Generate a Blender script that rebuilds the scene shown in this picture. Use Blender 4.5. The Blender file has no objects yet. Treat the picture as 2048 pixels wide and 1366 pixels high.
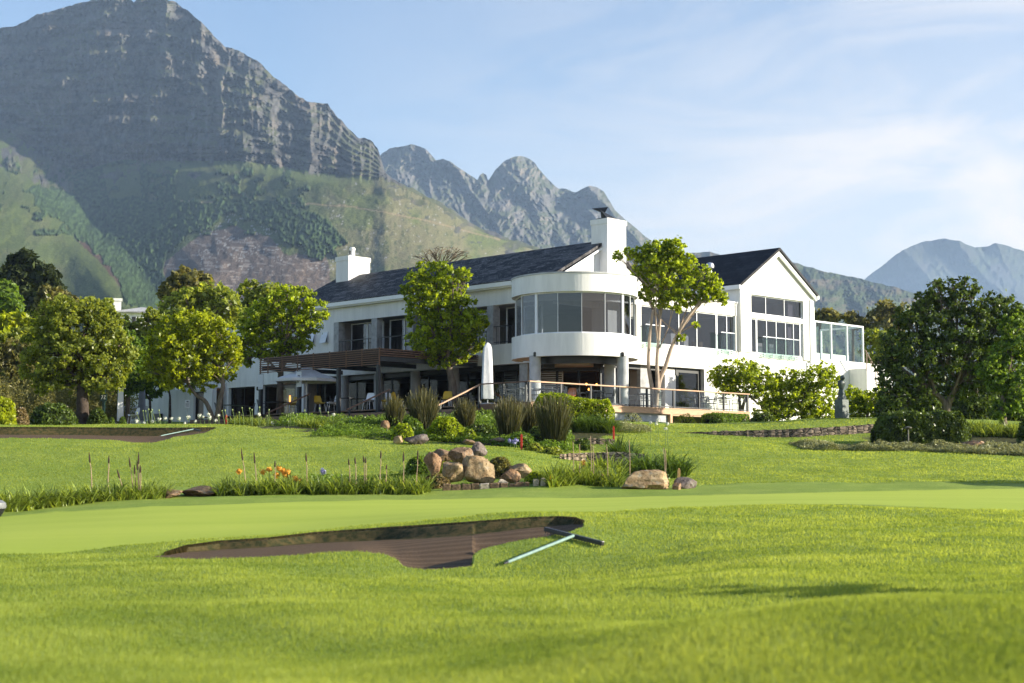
import bpy, math, random
import numpy as np
from mathutils import Vector, Matrix
random.seed(11)
RNG = np.random.default_rng(11)
SC = bpy.context.scene
COL = SC.collection
# ---------------------------------------------------------------- camera model: eye at the origin, looking along +Y, pitched up
F = 3100.0
PITCH = math.atan((945 - 683) / F)
cP, sP = math.cos(PITCH), math.sin(PITCH)
def ray(px, py):
    u = (px - 1024) / F; v = (683 - py) / F
    yw = cP - v * sP; zw = sP + v * cP
    return u / yw, zw / yw
def at(px, py, Y):
    a, b = ray(px, py)
    return Vector((a * Y, Y, b * Y))
def project(X, Y, Z):
    d = Y * cP + Z * sP; w = -Y * sP + Z * cP
    return 1024 + F * X / d, 683 - F * w / d
# ---------------------------------------------------------------- numpy noise
def _h(i, j, seed):
    n = (i * 374761393 + j * 668265263 + seed * 974634777) & 0x7fffffff
    n = ((n ^ (n >> 13)) * 1274126177) & 0x7fffffff
    n = ((n ^ (n >> 15)) * 2246822519) & 0x7fffffff
    n = n ^ (n >> 16)
    return (n & 0xffff) / 65535.0
def vnoise(x, y, seed=0):
    x = np.asarray(x, float); y = np.asarray(y, float)
    xi = np.floor(x).astype(np.int64); yi = np.floor(y).astype(np.int64)
    xf = x - xi; yf = y - yi
    u = xf * xf * xf * (xf * (xf * 6 - 15) + 10); v = yf * yf * yf * (yf * (yf * 6 - 15) + 10)
    a = _h(xi, yi, seed); b = _h(xi + 1, yi, seed); c = _h(xi, yi + 1, seed); d = _h(xi + 1, yi + 1, seed)
    return (a * (1 - u) + b * u) * (1 - v) + (c * (1 - u) + d * u) * v
def fbm(x, y, oct=5, seed=0, gain=.5):
    s = 0; amp = 1; tot = 0
    for o in range(oct):
        s = s + amp * vnoise(x, y, seed + o * 17); tot += amp
        x = x * 2.03 + 13.1; y = y * 2.03 + 7.7; amp *= gain
    return s / tot
def ridged(x, y, oct=5, seed=0, gain=.5):
    s = 0; amp = 1; tot = 0
    for o in range(oct):
        s = s + amp * (1 - np.abs(2 * vnoise(x, y, seed + o * 17) - 1)); tot += amp
        x = x * 2.03 + 3.1; y = y * 2.03 + 9.7; amp *= gain
    return s / tot
def sstep(a, b, x):
    t = np.clip((x - a) / (b - a), 0, 1)
    return t * t * (3 - 2 * t)
def in_poly(px, py, poly):
    inside = np.zeros(np.shape(px), bool)
    n = len(poly)
    for i in range(n):
        x0, y0 = poly[i]; x1, y1 = poly[(i + 1) % n]
        if y0 == y1: continue
        c = ((y0 > py) != (y1 > py)) & (px < (x1 - x0) * (py - y0) / (y1 - y0) + x0)
        inside ^= c
    return inside
# ---------------------------------------------------------------- objects
def tag(o, label=None, cat=None, group=None, kind=None):
    if label: o['label'] = label
    if cat: o['category'] = cat
    if group: o['group'] = group
    if kind: o['kind'] = kind
    return o
def empty(name, loc=(0, 0, 0), rz=0.0, label=None, cat=None, group=None):
    o = bpy.data.objects.new(name, None); COL.objects.link(o)
    o.location = loc; o.rotation_euler = (0, 0, rz); o.empty_display_size = .2
    return tag(o, label, cat, group)
def copy_tree(o, parent=None):
    c = o.copy(); COL.objects.link(c); c.parent = parent
    for ch in list(o.children): copy_tree(ch, c)
    return c
def mesh_np(name, V, Q, mat, parent=None, col=None, smooth=False, attr='Col', extra=None):
    V = np.asarray(V, np.float32); Q = np.asarray(Q, np.int32)
    me = bpy.data.meshes.new(name)
    me.vertices.add(len(V)); me.vertices.foreach_set('co', V.ravel())
    k = Q.shape[1]
    me.loops.add(Q.size); me.loops.foreach_set('vertex_index', Q.ravel())
    me.polygons.add(len(Q)); me.polygons.foreach_set('loop_start', np.arange(0, Q.size, k, dtype=np.int32))
    if smooth: me.polygons.foreach_set('use_smooth', np.ones(len(Q), bool))
    me.update(calc_edges=True)
    def put(nm, c):
        c = np.asarray(c, np.float32)
        if c.ndim == 1: c = np.stack([c, c, c], 1)
        a = me.attributes.new(nm, 'FLOAT_COLOR', 'POINT')
        a.data.foreach_set('color', np.concatenate([c, np.ones((len(c), 1), np.float32)], 1).ravel())
    if col is not None: put(attr, col)
    for nm, c in (extra or {}).items(): put(nm, c)
    if mat: me.materials.append(mat)
    o = bpy.data.objects.new(name, me); COL.objects.link(o); o.parent = parent
    return o
class MB:
    def __init__(s): s.v = []; s.f = []
    def _add(s, vs, fs):
        n = len(s.v); s.v += [tuple(v) for v in vs]; s.f += [tuple(i + n for i in f) for f in fs]; return s
    def box(s, x0, x1, y0, y1, z0, z1):
        return s._add([(x0, y0, z0), (x1, y0, z0), (x1, y1, z0), (x0, y1, z0), (x0, y0, z1), (x1, y0, z1), (x1, y1, z1), (x0, y1, z1)],
                      [(3, 2, 1, 0), (4, 5, 6, 7), (0, 1, 5, 4), (1, 2, 6, 5), (2, 3, 7, 6), (3, 0, 4, 7)])
    def bar(s, p, q, w, h=None, up=(0, 0, 1)):
        h = h or w; p = Vector(p); q = Vector(q); d = (q - p).normalized(); up = Vector(up)
        if abs(d.dot(up)) > .98: up = Vector((0, 1, 0))
        sx = d.cross(up).normalized() * (w / 2); sz = sx.cross(d).normalized() * (h / 2)
        vs = [p - sx - sz, p + sx - sz, p + sx + sz, p - sx + sz, q - sx - sz, q + sx - sz, q + sx + sz, q - sx + sz]
        return s._add(vs, [(0, 1, 2, 3), (7, 6, 5, 4), (4, 5, 1, 0), (5, 6, 2, 1), (6, 7, 3, 2), (7, 4, 0, 3)])
    def tube(s, pts, rad, n=8, cap=True):
        pts = [Vector(p) for p in pts]
        if not hasattr(rad, '__len__'): rad = [rad] * len(pts)
        base = len(s.v); prev = None
        for i, p in enumerate(pts):
            d = (pts[min(i + 1, len(pts) - 1)] - pts[max(i - 1, 0)]).normalized()
            if prev is None:
                prev = d.cross(Vector((.31, .2, .93)) if abs(d.z) < .9 else Vector((1, 0, 0))).normalized()
            a = (prev - d * prev.dot(d)).normalized(); b = d.cross(a); prev = a
            for k in range(n):
                t = 2 * math.pi * k / n
                s.v.append(tuple(p + (a * math.cos(t) + b * math.sin(t)) * rad[i]))
        for i in range(len(pts) - 1):
            for k in range(n):
                k2 = (k + 1) % n; A = base + i * n
                s.f.append((A + k, A + k2, A + n + k2, A + n + k))
        if cap:
            s.f.append(tuple(base + k for k in range(n))[::-1]); s.f.append(tuple(base + (len(pts) - 1) * n + k for k in range(n)))
        return s
    def lathe(s, prof, n=24, c=(0, 0, 0), sx=1, sy=1):
        base = len(s.v)
        for r, z in prof:
            for k in range(n):
                t = 2 * math.pi * k / n
                s.v.append((c[0] + sx * r * math.cos(t), c[1] + sy * r * math.sin(t), c[2] + z))
        for i in range(len(prof) - 1):
            for k in range(n):
                k2 = (k + 1) % n; A = base + i * n
                s.f.append((A + k, A + k2, A + n + k2, A + n + k))
        s.f.append(tuple(base + k for k in range(n))[::-1]); s.f.append(tuple(base + (len(prof) - 1) * n + k for k in range(n)))
        return s
    def poly(s, pts): return s._add(pts, [tuple(range(len(pts)))])
    def prism(s, pts, off):
        n = len(pts); off = Vector(off)
        a = [Vector(p) for p in pts]; b = [p + off for p in a]
        return s._add(a + b, [tuple(range(n))[::-1], tuple(range(n, 2 * n))] + [(i, (i + 1) % n, n + (i + 1) % n, n + i) for i in range(n)])
    def build(s, name, mat, parent=None, smooth=False, bevel=0, auto=None):
        me = bpy.data.meshes.new(name); me.from_pydata(s.v, [], s.f)
        if mat: me.materials.append(mat)
        if smooth: me.polygons.foreach_set('use_smooth', [True] * len(me.polygons))
        me.update(); o = bpy.data.objects.new(name, me); COL.objects.link(o); o.parent = parent
        if bevel:
            m = o.modifiers.new('Bevel', 'BEVEL'); m.width = bevel; m.segments = 2; m.limit_method = 'ANGLE'
        if smooth and auto:
            me.set_sharp_from_angle(angle=auto)
        return o
# ---------------------------------------------------------------- materials
def newmat(name):
    m = bpy.data.materials.new(name); m.use_nodes = True
    nt = m.node_tree; nt.nodes.clear()
    return m, nt, nt.nodes, nt.links
def mix(nt, fac, a, b, typ='MIX'):
    n = nt.nodes.new('ShaderNodeMix'); n.data_type = 'RGBA'; n.blend_type = typ
    for sock, v in ((n.inputs[0], fac), (n.inputs[6], a), (n.inputs[7], b)):
        if isinstance(v, bpy.types.NodeSocket): nt.links.new(v, sock)
        elif isinstance(v, (int, float)): sock.default_value = v if sock == n.inputs[0] else (v, v, v, 1)
        else: sock.default_value = (*v, 1)
    return n.outputs[2]
def noise(nt, scale, detail=4, rough=.55, coord='Object', stretch=None, dist=0):
    tc = nt.nodes.new('ShaderNodeTexCoord'); src = tc.outputs[coord]
    if coord == 'World': pass
    if stretch:
        mp = nt.nodes.new('ShaderNodeMapping'); mp.inputs['Scale'].default_value = stretch
        nt.links.new(src, mp.inputs['Vector']); src = mp.outputs['Vector']
    n = nt.nodes.new('ShaderNodeTexNoise'); n.inputs['Scale'].default_value = scale
    n.inputs['Detail'].default_value = detail; n.inputs['Roughness'].default_value = rough; n.inputs['Distortion'].default_value = dist
    nt.links.new(src, n.inputs['Vector'])
    return n.outputs['Fac']
def ramp(nt, src, stops):
    r = nt.nodes.new('ShaderNodeValToRGB'); e = r.color_ramp.elements
    while len(e) > len(stops): e.remove(e[-1])
    while len(e) < len(stops): e.new(.5)
    for k, (p, c) in enumerate(stops):
        e[k].position = p; e[k].color = (*c, 1) if hasattr(c, '__len__') else (c, c, c, 1)
    nt.links.new(src, r.inputs['Fac'])
    return r.outputs['Color']
def mat(name, col, rough=.6, var=.12, scale=3.0, bump=0, bscale=None, spec=.4, metal=0, stretch=None, col2=None, lo=.35, hi=.65):
    m, nt, N, L = newmat(name)
    b = N.new('ShaderNodeBsdfPrincipled'); out = N.new('ShaderNodeOutputMaterial'); L.new(b.outputs[0], out.inputs[0])
    f = noise(nt, scale, 5, .6, stretch=stretch)
    c1 = tuple(x * (1 - var) for x in col); c2 = col2 or tuple(min(1, x * (1 + var)) for x in col)
    L.new(ramp(nt, f, [(lo, c1), (hi, c2)]), b.inputs['Base Color'])
    b.inputs['Roughness'].default_value = rough; b.inputs['Metallic'].default_value = metal
    b.inputs['Specular IOR Level'].default_value = spec
    if bump:
        f2 = noise(nt, bscale or scale * 6, 5, .6, stretch=stretch)
        bp = N.new('ShaderNodeBump'); bp.inputs['Strength'].default_value = 1; bp.inputs['Distance'].default_value = bump
        L.new(f2, bp.inputs['Height']); L.new(bp.outputs[0], b.inputs['Normal'])
    return m
def leafmat(name, col, var=.35, trans=.45, rough=.5, yellow=None, gloss=.06):
    """leaf: diffuse + translucent + a little gloss, colour varied per leaf by the vertex attribute Col (r = random, g = second random)"""
    m, nt, N, L = newmat(name)
    at_ = N.new('ShaderNodeAttribute'); at_.attribute_name = 'Col'
    sep = N.new('ShaderNodeSeparateColor'); L.new(at_.outputs['Color'], sep.inputs[0])
    dk = tuple(x * (1 - var) for x in col); lt = yellow or tuple(x * (1 + var) for x in col)
    c = mix(nt, sep.outputs[0], dk, lt)
    d = N.new('ShaderNodeBsdfDiffuse'); t = N.new('ShaderNodeBsdfTranslucent'); g = N.new('ShaderNodeBsdfGlossy')
    g.inputs['Roughness'].default_value = .38; g.inputs['Color'].default_value = (1, 1, 1, 1)
    L.new(c, d.inputs['Color'])
    tc = mix(nt, 1.0, c, (1.55, 1.4, .55), 'MULTIPLY'); L.new(tc, t.inputs['Color'])
    m1 = N.new('ShaderNodeMixShader'); m1.inputs[0].default_value = trans; L.new(d.outputs[0], m1.inputs[1]); L.new(t.outputs[0], m1.inputs[2])
    m2 = N.new('ShaderNodeMixShader'); m2.inputs[0].default_value = gloss; L.new(m1.outputs[0], m2.inputs[1]); L.new(g.outputs[0], m2.inputs[2])
    o = N.new('ShaderNodeOutputMaterial'); L.new(m2.outputs[0], o.inputs[0])
    return m
def glassmat(name, tint=(.5, .52, .55), ior=1.5, rough=0.0, refl=(1, 1, 1)):
    m, nt, N, L = newmat(name)
    t = N.new('ShaderNodeBsdfTransparent'); t.inputs[0].default_value = (*tint, 1)
    g = N.new('ShaderNodeBsdfGlossy'); g.inputs['Roughness'].default_value = rough; g.inputs['Color'].default_value = (*refl, 1)
    f = N.new('ShaderNodeFresnel'); ge = N.new('ShaderNodeNewGeometry'); io = N.new('ShaderNodeMath'); io.operation = 'MULTIPLY_ADD'
    L.new(ge.outputs['Backfacing'], io.inputs[0]); io.inputs[1].default_value = 1 / ior - ior; io.inputs[2].default_value = ior; L.new(io.outputs[0], f.inputs['IOR'])
    ms = N.new('ShaderNodeMixShader'); L.new(f.outputs[0], ms.inputs[0]); L.new(t.outputs[0], ms.inputs[1]); L.new(g.outputs[0], ms.inputs[2])
    o = N.new('ShaderNodeOutputMaterial'); L.new(ms.outputs[0], o.inputs[0])
    return m
def emit(name, col, s):
    m, nt, N, L = newmat(name)
    e = N.new('ShaderNodeEmission'); e.inputs[0].default_value = (*col, 1); e.inputs[1].default_value = s
    o = N.new('ShaderNodeOutputMaterial'); L.new(e.outputs[0], o.inputs[0]); return m
# ---------------------------------------------------------------- camera, sun, sky, haze
cam = bpy.data.cameras.new('camera'); co = bpy.data.objects.new('camera', cam); COL.objects.link(co)
cam.sensor_width = 36; cam.lens = F / 2048 * 36; cam.clip_start = .1; cam.clip_end = 40000
co.rotation_euler = (math.pi / 2 + PITCH, 0, 0); SC.camera = co
cam.dof.use_dof = True; cam.dof.focus_distance = 78; cam.dof.aperture_fstop = 2.8
SUN_EL, SUN_AZ = math.radians(18), (1.0, -.10)
sd = Vector((SUN_AZ[0], SUN_AZ[1], 0)).normalized() * math.cos(SUN_EL) + Vector((0, 0, math.sin(SUN_EL)))
sl = bpy.data.lights.new('sun', 'SUN'); sl.energy = 4.9; sl.angle = math.radians(.5); sl.color = (1, .92, .76)
so = bpy.data.objects.new('sun', sl); COL.objects.link(so)
so.rotation_euler = sd.to_track_quat('Z', 'Y').to_euler(); so.location = (60, 10, 60)
W = bpy.data.worlds.new('World'); SC.world = W; W.use_nodes = True
nt = W.node_tree; nt.nodes.clear(); N = nt.nodes; L = nt.links
sky = N.new('ShaderNodeTexSky'); sky.sky_type = 'NISHITA'; sky.sun_disc = False
sky.sun_elevation = SUN_EL; sky.sun_rotation = math.atan2(SUN_AZ[0], SUN_AZ[1]); sky.altitude = 200; sky.air_density = 1.0; sky.dust_density = .6; sky.ozone_density = 2.2
bg = N.new('ShaderNodeBackground'); bg.inputs[1].default_value = .088
# thin cirrus: wisps stretched along one direction of the sky dome, thicker to the right
tc = N.new('ShaderNodeTexCoord'); mp = N.new('ShaderNodeMapping'); mp.inputs['Rotation'].default_value = (0, math.radians(35), 0); mp.inputs['Scale'].default_value = (1.6, 1.0, 5.5)
L.new(tc.outputs['Generated'], mp.inputs[0])
n1 = N.new('ShaderNodeTexNoise'); n1.inputs['Scale'].default_value = 2.6; n1.inputs['Detail'].default_value = 8; n1.inputs['Roughness'].default_value = .62; n1.inputs['Distortion'].default_value = .9
L.new(mp.outputs[0], n1.inputs[0])
n2 = N.new('ShaderNodeTexNoise'); n2.inputs['Scale'].default_value = 3.0; n2.inputs['Detail'].default_value = 3; n2.inputs['Distortion'].default_value = .4
L.new(tc.outputs['Generated'], n2.inputs[0])
sx = N.new('ShaderNodeSeparateXYZ'); L.new(tc.outputs['Generated'], sx.inputs[0])
def mth(op, a, b, clamp=False):
    n = N.new('ShaderNodeMath'); n.operation = op; n.use_clamp = clamp
    for k, v in enumerate((a, b)):
        if isinstance(v, bpy.types.NodeSocket): L.new(v, n.inputs[k])
        else: n.inputs[k].default_value = v
    return n.outputs[0]
right = mth('MULTIPLY_ADD', sx.outputs[0], 2.3); right.node.inputs[2].default_value = .34; right.node.use_clamp = True
low = mth('MULTIPLY_ADD', sx.outputs[2], -2.5); low.node.inputs[2].default_value = 1.12; low.node.use_clamp = True
wisp = N.new('ShaderNodeMapRange'); wisp.inputs[1].default_value = .44; wisp.inputs[2].default_value = .62; L.new(n1.outputs['Fac'], wisp.inputs[0])
veil = N.new('ShaderNodeMapRange'); veil.inputs[1].default_value = .34; veil.inputs[2].default_value = .66; L.new(n2.outputs['Fac'], veil.inputs[0])
tex = mth('MULTIPLY_ADD', wisp.outputs[0], .75); L.new(mth('MULTIPLY', veil.outputs[0], .40), tex.node.inputs[2])
cl = mth('MULTIPLY', tex, mth('MULTIPLY', right, mth('POWER', low, .8)))
hz = mth('MULTIPLY', mth('POWER', low, 2.2), mth('MULTIPLY', right, .8))
cl2 = mth('ADD', mth('MULTIPLY', cl, 1.0), hz, True)
skc = mix(nt, cl2, mix(nt, 1.0, sky.outputs[0], (1.02, .955, .95), 'MULTIPLY'), (5.15, 4.7, 4.3))
L.new(skc, bg.inputs[0]); wo = N.new('ShaderNodeOutputWorld'); L.new(bg.outputs[0], wo.inputs[0])
# one box of even, pale air round everything (far ridges fade to blue through it)
HAZE = 1
if HAZE:
    hm, nt, N, L = newmat('haze_air')
    pv = N.new('ShaderNodeVolumePrincipled'); pv.inputs['Color'].default_value = (.50, .70, 1.0, 1); pv.inputs['Density'].default_value = 0.85e-4; pv.inputs['Anisotropy'].default_value = .1
    ho = N.new('ShaderNodeOutputMaterial'); L.new(pv.outputs[0], ho.inputs['Volume'])
    tag(MB().box(-9000, 9000, -400, 12500, -60, 1000).build('haze', hm), kind='stuff')
cy = SC.cycles
cy.use_denoising = True; cy.denoiser = 'OPENIMAGEDENOISE'; cy.max_bounces = 8; cy.diffuse_bounces = 5; cy.glossy_bounces = 3; cy.transmission_bounces = 4
cy.transparent_max_bounces = 14; cy.volume_bounces = 0; cy.caustics_reflective = False; cy.caustics_refractive = False; cy.sample_clamp_indirect = 6; cy.use_adaptive_sampling = True; cy.adaptive_threshold = .015
vs = SC.view_settings; SC.display_settings.display_device = 'sRGB'
vs.view_transform = 'Standard'; vs.look = 'None'; vs.gamma = 1; vs.exposure = 1.4; vs.use_curve_mapping = False
# ---------------------------------------------------------------- terrain: thin-plate surface through surveyed points
PTS = [(0,1366,7.0),(500,1366,6.8),(1024,1366,6.3),(1500,1366,5.6),(2048,1366,5.0),
 (2048,1192,7.6),(1830,1198,8.0),(1650,1207,8.3),(1400,1237,8.4),(1200,1254,8.7),(1000,1292,8.4),(700,1310,8.7),
 (1830,1194,11.2),(1650,1202,11.4),(1400,1232,10.6),(1450,1150,13.5),(1830,1140,14.2),(2048,1187,11),(2048,1120,15.5),
 (0,1250,9.8),(0,1180,13.3),(0,1135,17),(300,1130,17.4),(300,1200,12.4),(600,1250,9.9),(600,1180,13.4),(600,1130,17.6),(900,1200,12.6),(900,1148,17.2),
 (1100,1200,12.8),(1100,1142,17.6),(1250,1150,16.5),(1250,1092,19.6),(1450,1100,17.5),(1450,1052,22),(1700,1060,20),(2048,1064,20),
 (1350,1021,25),(1550,1011,27),(1750,1013,27),(2048,1026,26),(1600,1001,33),(2048,1004,34),(1400,985,42),(1700,977,44),(2048,972,46),
 (0,1112,19.5),(300,1094,21.5),(0,1070,26),(0,1028,38),(300,1045,29),(300,1003,40),(600,1050,27),(600,995,42),(900,1024,28),(900,990,43),(1200,1018,29),(1200,988,43),
 (1008,1138,18.0),(1145,1082,19.4),(1165,1048,20.6),(1205,1097,19.1),(1100,1043,21.2),(900,1052,21.8),(700,1072,21.6),(500,1085,21.2),(340,1110,19.6),
 (450,1117,18.9),(750,1110,18.8),(850,1138,17.8),(945,1115,18.6),
 (0,988,46),(0,950,50),(0,900,55),(0,877,58),(0,853,63),(300,960,49),(300,900,55),(300,887,58),(420,857,62),(300,854,63.5),(600,900,56),(600,868,61),(800,890,58),(800,940,51),(500,960,49),(700,880,59),
 (960,975,45.5),(960,897,53),(1050,930,50),(1100,910,54),(1100,960,46),(1200,912,57),(1200,950,50),(1290,965,48),(1400,900,58),(1400,940,52),(1500,884,62),(1400,875,63),(1600,881,65.6),(1400,877,65.4),(1500,880,65.4),(1350,874,65.2),
 (1600,900,60),(1600,950,50),(1800,900,60),(1800,950,50),(2048,912,58),(2048,950,50),(1400,864,66.5),(1600,859,67.2),(1735,848,67.5),(1735,880,66),(1300,852,70),(1500,850,70.5),(1685,836,73),(1760,838,72),
 (1060,822,72),(1300,843,76.5),(1230,844,73),(1400,851,79.5),(1500,847,83),(1000,880,62),(900,872,64),(800,852,68),(650,852,70),(500,852,72),(400,849,74),(250,850,73),(100,852,71),(0,852,69),(165,849,76),(1890,838,75),(2048,850,73),(1800,890,63.5)]
XYZ = [tuple(at(*p)) for p in PTS]
XYZ += [(1.9,9.8,-1.02),(2.8,9.7,-.98),(0,87,2.75),(-9,80,2.5),(-15,95,3.0),(-25,105,3.2),(15,95,3.0),(26,102,3.0),(35,112,3.4),(-40,110,3.4),(22,86,2.8),(40,90,3.0),(-35,85,2.7),(0,130,4.5),(-50,140,6),(50,140,5),
        (-6,6,-1.0),(7,6,-.6),(-12,12,-1.0),(12,12,-.7),(-20,22,-1.1),(20,22,-.7),(-32,45,-.5),(32,45,-.2),(-40,62,1.9),(42,62,1.0),(0,2.5,-.9)]
XYZ = np.array(XYZ)
def _tps_fit(P, z, lam):
    # depth is compressed (log) so that near detail and far slopes weigh alike
    Q = np.stack([P[:, 0] / (P[:, 1] + 4) * 30, np.log(P[:, 1] + 4) * 22], 1)
    n = len(Q); d = np.linalg.norm(Q[:, None] - Q[None], axis=2)
    K = np.where(d > 0, d * d * np.log(np.maximum(d, 1e-9)), 0) + lam * np.eye(n)
    A = np.zeros((n + 3, n + 3)); A[:n, :n] = K; A[:n, n] = 1; A[:n, n + 1:] = Q; A[n, :n] = 1; A[n + 1:, :n] = Q.T
    return Q, np.linalg.solve(A, np.concatenate([z, np.zeros(3)]))
_Q, _C = _tps_fit(XYZ[:, :2], XYZ[:, 2], .6)
def base_z(X, Y):
    X = np.asarray(X, float).ravel(); Y = np.asarray(Y, float).ravel(); out = np.empty(len(X))
    for s in range(0, len(X), 40000):
        x = X[s:s + 40000]; y = Y[s:s + 40000]
        q0 = x / (y + 4) * 30; q1 = np.log(y + 4) * 22
        r2 = (q0[:, None] - _Q[None, :, 0]) ** 2 + (q1[:, None] - _Q[None, :, 1]) ** 2
        out[s:s + 40000] = (.5 * r2 * np.log(np.maximum(r2, 1e-12))) @ _C[:-3] + _C[-3] + q0 * _C[-2] + q1 * _C[-1]
    return out
def gz(x, y): return float(base_z([x], [y])[0])
def on_ground(px, Y, lift=0):
    """point on the ground at depth Y in the direction of image column px"""
    x = ray(px, 900)[0] * Y
    return Vector((x, Y, gz(x, Y) + lift))
BUNK_NEAR = [(300,1113),(330,1108),(372,1094),(440,1085),(535,1079),(628,1068),(700,1063),(769,1058),(850,1053),(910,1049),(1003,1042),(1060,1038),(1116,1036),(1150,1038),(1168,1045),(1166,1053),(1135,1065),(1092,1074),(1050,1079),(1017,1085),
             (985,1092),(961,1099),(945,1110),(942,1124),(946,1131),(900,1136),(853,1138),(820,1136),(806,1132),(796,1123),(774,1111),(740,1108),(703,1107.5),(628,1109),(487,1115),(400,1118)]
BUNK_FAR = [(-90,857),(100,857),(230,858),(330,858.5),(430,857.5),(408,866),(352,873),(330,880),(306,886),(270,885),(235,880),(180,877.5),(0,876.5),(-90,876.5)]
GREEN = [(-300,1120),(0,1110),(200,1098),(330,1086),(420,1078),(535,1070),(700,1053),(850,1043),(1003,1031),(1120,1026),(1200,1026),(1300,1021),(1420,1016),(1560,1008),(1750,1009),(2048,1022),(2300,1030),
         (2300,972),(2048,976),(1700,984),(1400,992),(1200,995),(900,998),(600,1003),(300,1013),(0,1034),(-300,1050)]
def _span(poly):
    xs = np.arange(-300, 2400, 1.0); lo = np.full(len(xs), np.nan); hi = lo.copy(); n = len(poly)
    for i in range(n):
        (x0, y0), (x1, y1) = poly[i], poly[(i + 1) % n]
        if x0 > x1: x0, y0, x1, y1 = x1, y1, x0, y0
        if x1 == x0: continue
        k = (xs >= x0) & (xs <= x1); y = y0 + (y1 - y0) * (xs[k] - x0) / (x1 - x0)
        lo[k] = np.fmin(lo[k], y); hi[k] = np.fmax(hi[k], y)
    return xs, lo, hi
qs = np.concatenate([-np.geomspace(2.2, .40, 26)[:-1], np.linspace(-.40, .40, 720), np.geomspace(.40, 2.2, 26)[1:]])
ys = np.concatenate([np.linspace(2.2, 8, 110)[:-1], np.linspace(8, 16.5, 150)[:-1], np.linspace(16.5, 23.2, 200)[:-1], np.linspace(23.2, 56, 240)[:-1], np.linspace(56, 65, 150)[:-1], np.linspace(65, 90, 90)[:-1], np.linspace(90, 150, 40)[:-1], np.geomspace(150, 12000, 46)])
GX = (qs[None, :] * ys[:, None]); GY = np.repeat(ys[:, None], len(qs), 1)
nY, nX = GX.shape
Z0 = base_z(GX, np.minimum(GY, 140)).reshape(nY, nX)
far = sstep(90, 150, GY)
Z0 = Z0 * (1 - far) + far * (4.5 + (GY - 140).clip(0) * .012)
wide = sstep(.42, .8, np.abs(qs))[None, :] * np.ones((nY, 1))
Z0 = Z0 * (1 - wide) + wide * np.interp(GY, [2, 6, 20, 45, 62, 85, 130, 12000], [-.9, -.9, -.9, -.4, 1.6, 2.8, 4.5, 147])
PX, PY = project(GX, GY, Z0)
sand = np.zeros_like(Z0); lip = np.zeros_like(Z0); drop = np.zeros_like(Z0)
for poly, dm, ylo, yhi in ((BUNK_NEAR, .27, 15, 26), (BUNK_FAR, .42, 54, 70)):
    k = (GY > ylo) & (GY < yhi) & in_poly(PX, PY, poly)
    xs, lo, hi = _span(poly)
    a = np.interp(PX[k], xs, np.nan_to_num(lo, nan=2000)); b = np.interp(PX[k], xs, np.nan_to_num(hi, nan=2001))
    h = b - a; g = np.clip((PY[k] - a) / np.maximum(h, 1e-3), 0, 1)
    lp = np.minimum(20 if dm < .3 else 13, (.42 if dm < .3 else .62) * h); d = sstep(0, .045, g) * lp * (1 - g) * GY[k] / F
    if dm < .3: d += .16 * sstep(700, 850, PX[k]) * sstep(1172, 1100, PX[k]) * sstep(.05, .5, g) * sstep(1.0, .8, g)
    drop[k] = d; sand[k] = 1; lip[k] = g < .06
# soft undulation of the turf
Zr = (fbm(GX * .55, GY * .55, 3, 5) - .5) * .10 * sstep(3, 12, GY) + (fbm(GX * 2.2, GY * 2.2, 3, 9) - .5) * .022
green = in_poly(PX, PY, GREEN) & (GY > 17) & (GY < 47) & (sand < .5)
# hold the green smooth, blur its edge a little
gm = green.astype(float)
for _ in range(2):
    gm[:, 1:-1] = (gm[:, :-2] + 2 * gm[:, 1:-1] + gm[:, 2:]) / 4; gm[1:-1] = (gm[:-2] + 2 * gm[1:-1] + gm[2:]) / 4
ZG = Z0 + Zr * (1 - .85 * gm) * (1 - sand) * (1 - far) - drop
# turf rises a little (longer grass) along the near bunker's rim
bed = np.zeros_like(Z0)
BEDS = [[(-100,1010),(0,1022),(250,1004),(520,992),(900,990),(1240,986),(1255,960),(1180,950),(1100,962),(1050,972),(850,972),(800,966),(500,970),(300,977),(0,980),(-100,985)],
        [(430,850),(560,858),(700,872),(900,888),(1060,896),(1135,905),(1145,885),(1232,868),(1240,812),(430,812)],
        [(1730,874),(1745,894),(1900,904),(2100,916),(2100,872),(1940,864)], [(-100,849),(420,848),(420,800),(-100,800)]]
for bp_, (ya, yb) in list(zip(BEDS, ((41, 50), (58, 84), (57, 71), (66, 100))))[1:]:
    bed[(GY > ya) & (GY < yb) & in_poly(PX + 60 * (fbm(GX * .9, GY * .9, 3, 77) - .5), PY + 12 * (fbm(GX * 1.3, GY * 1.3, 3, 78) - .5), bp_) & (sand < .5) & (gm < .5)] = 1
for _ in range(2):
    bed[:, 1:-1] = (bed[:, :-2] + 2 * bed[:, 1:-1] + bed[:, 2:]) / 4; bed[1:-1] = (bed[:-2] + 2 * bed[1:-1] + bed[2:]) / 4
idx = np.arange(nY * nX).reshape(nY, nX)
quads = np.stack([idx[:-1, :-1], idx[:-1, 1:], idx[1:, 1:], idx[1:, :-1]], -1).reshape(-1, 4)
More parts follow.
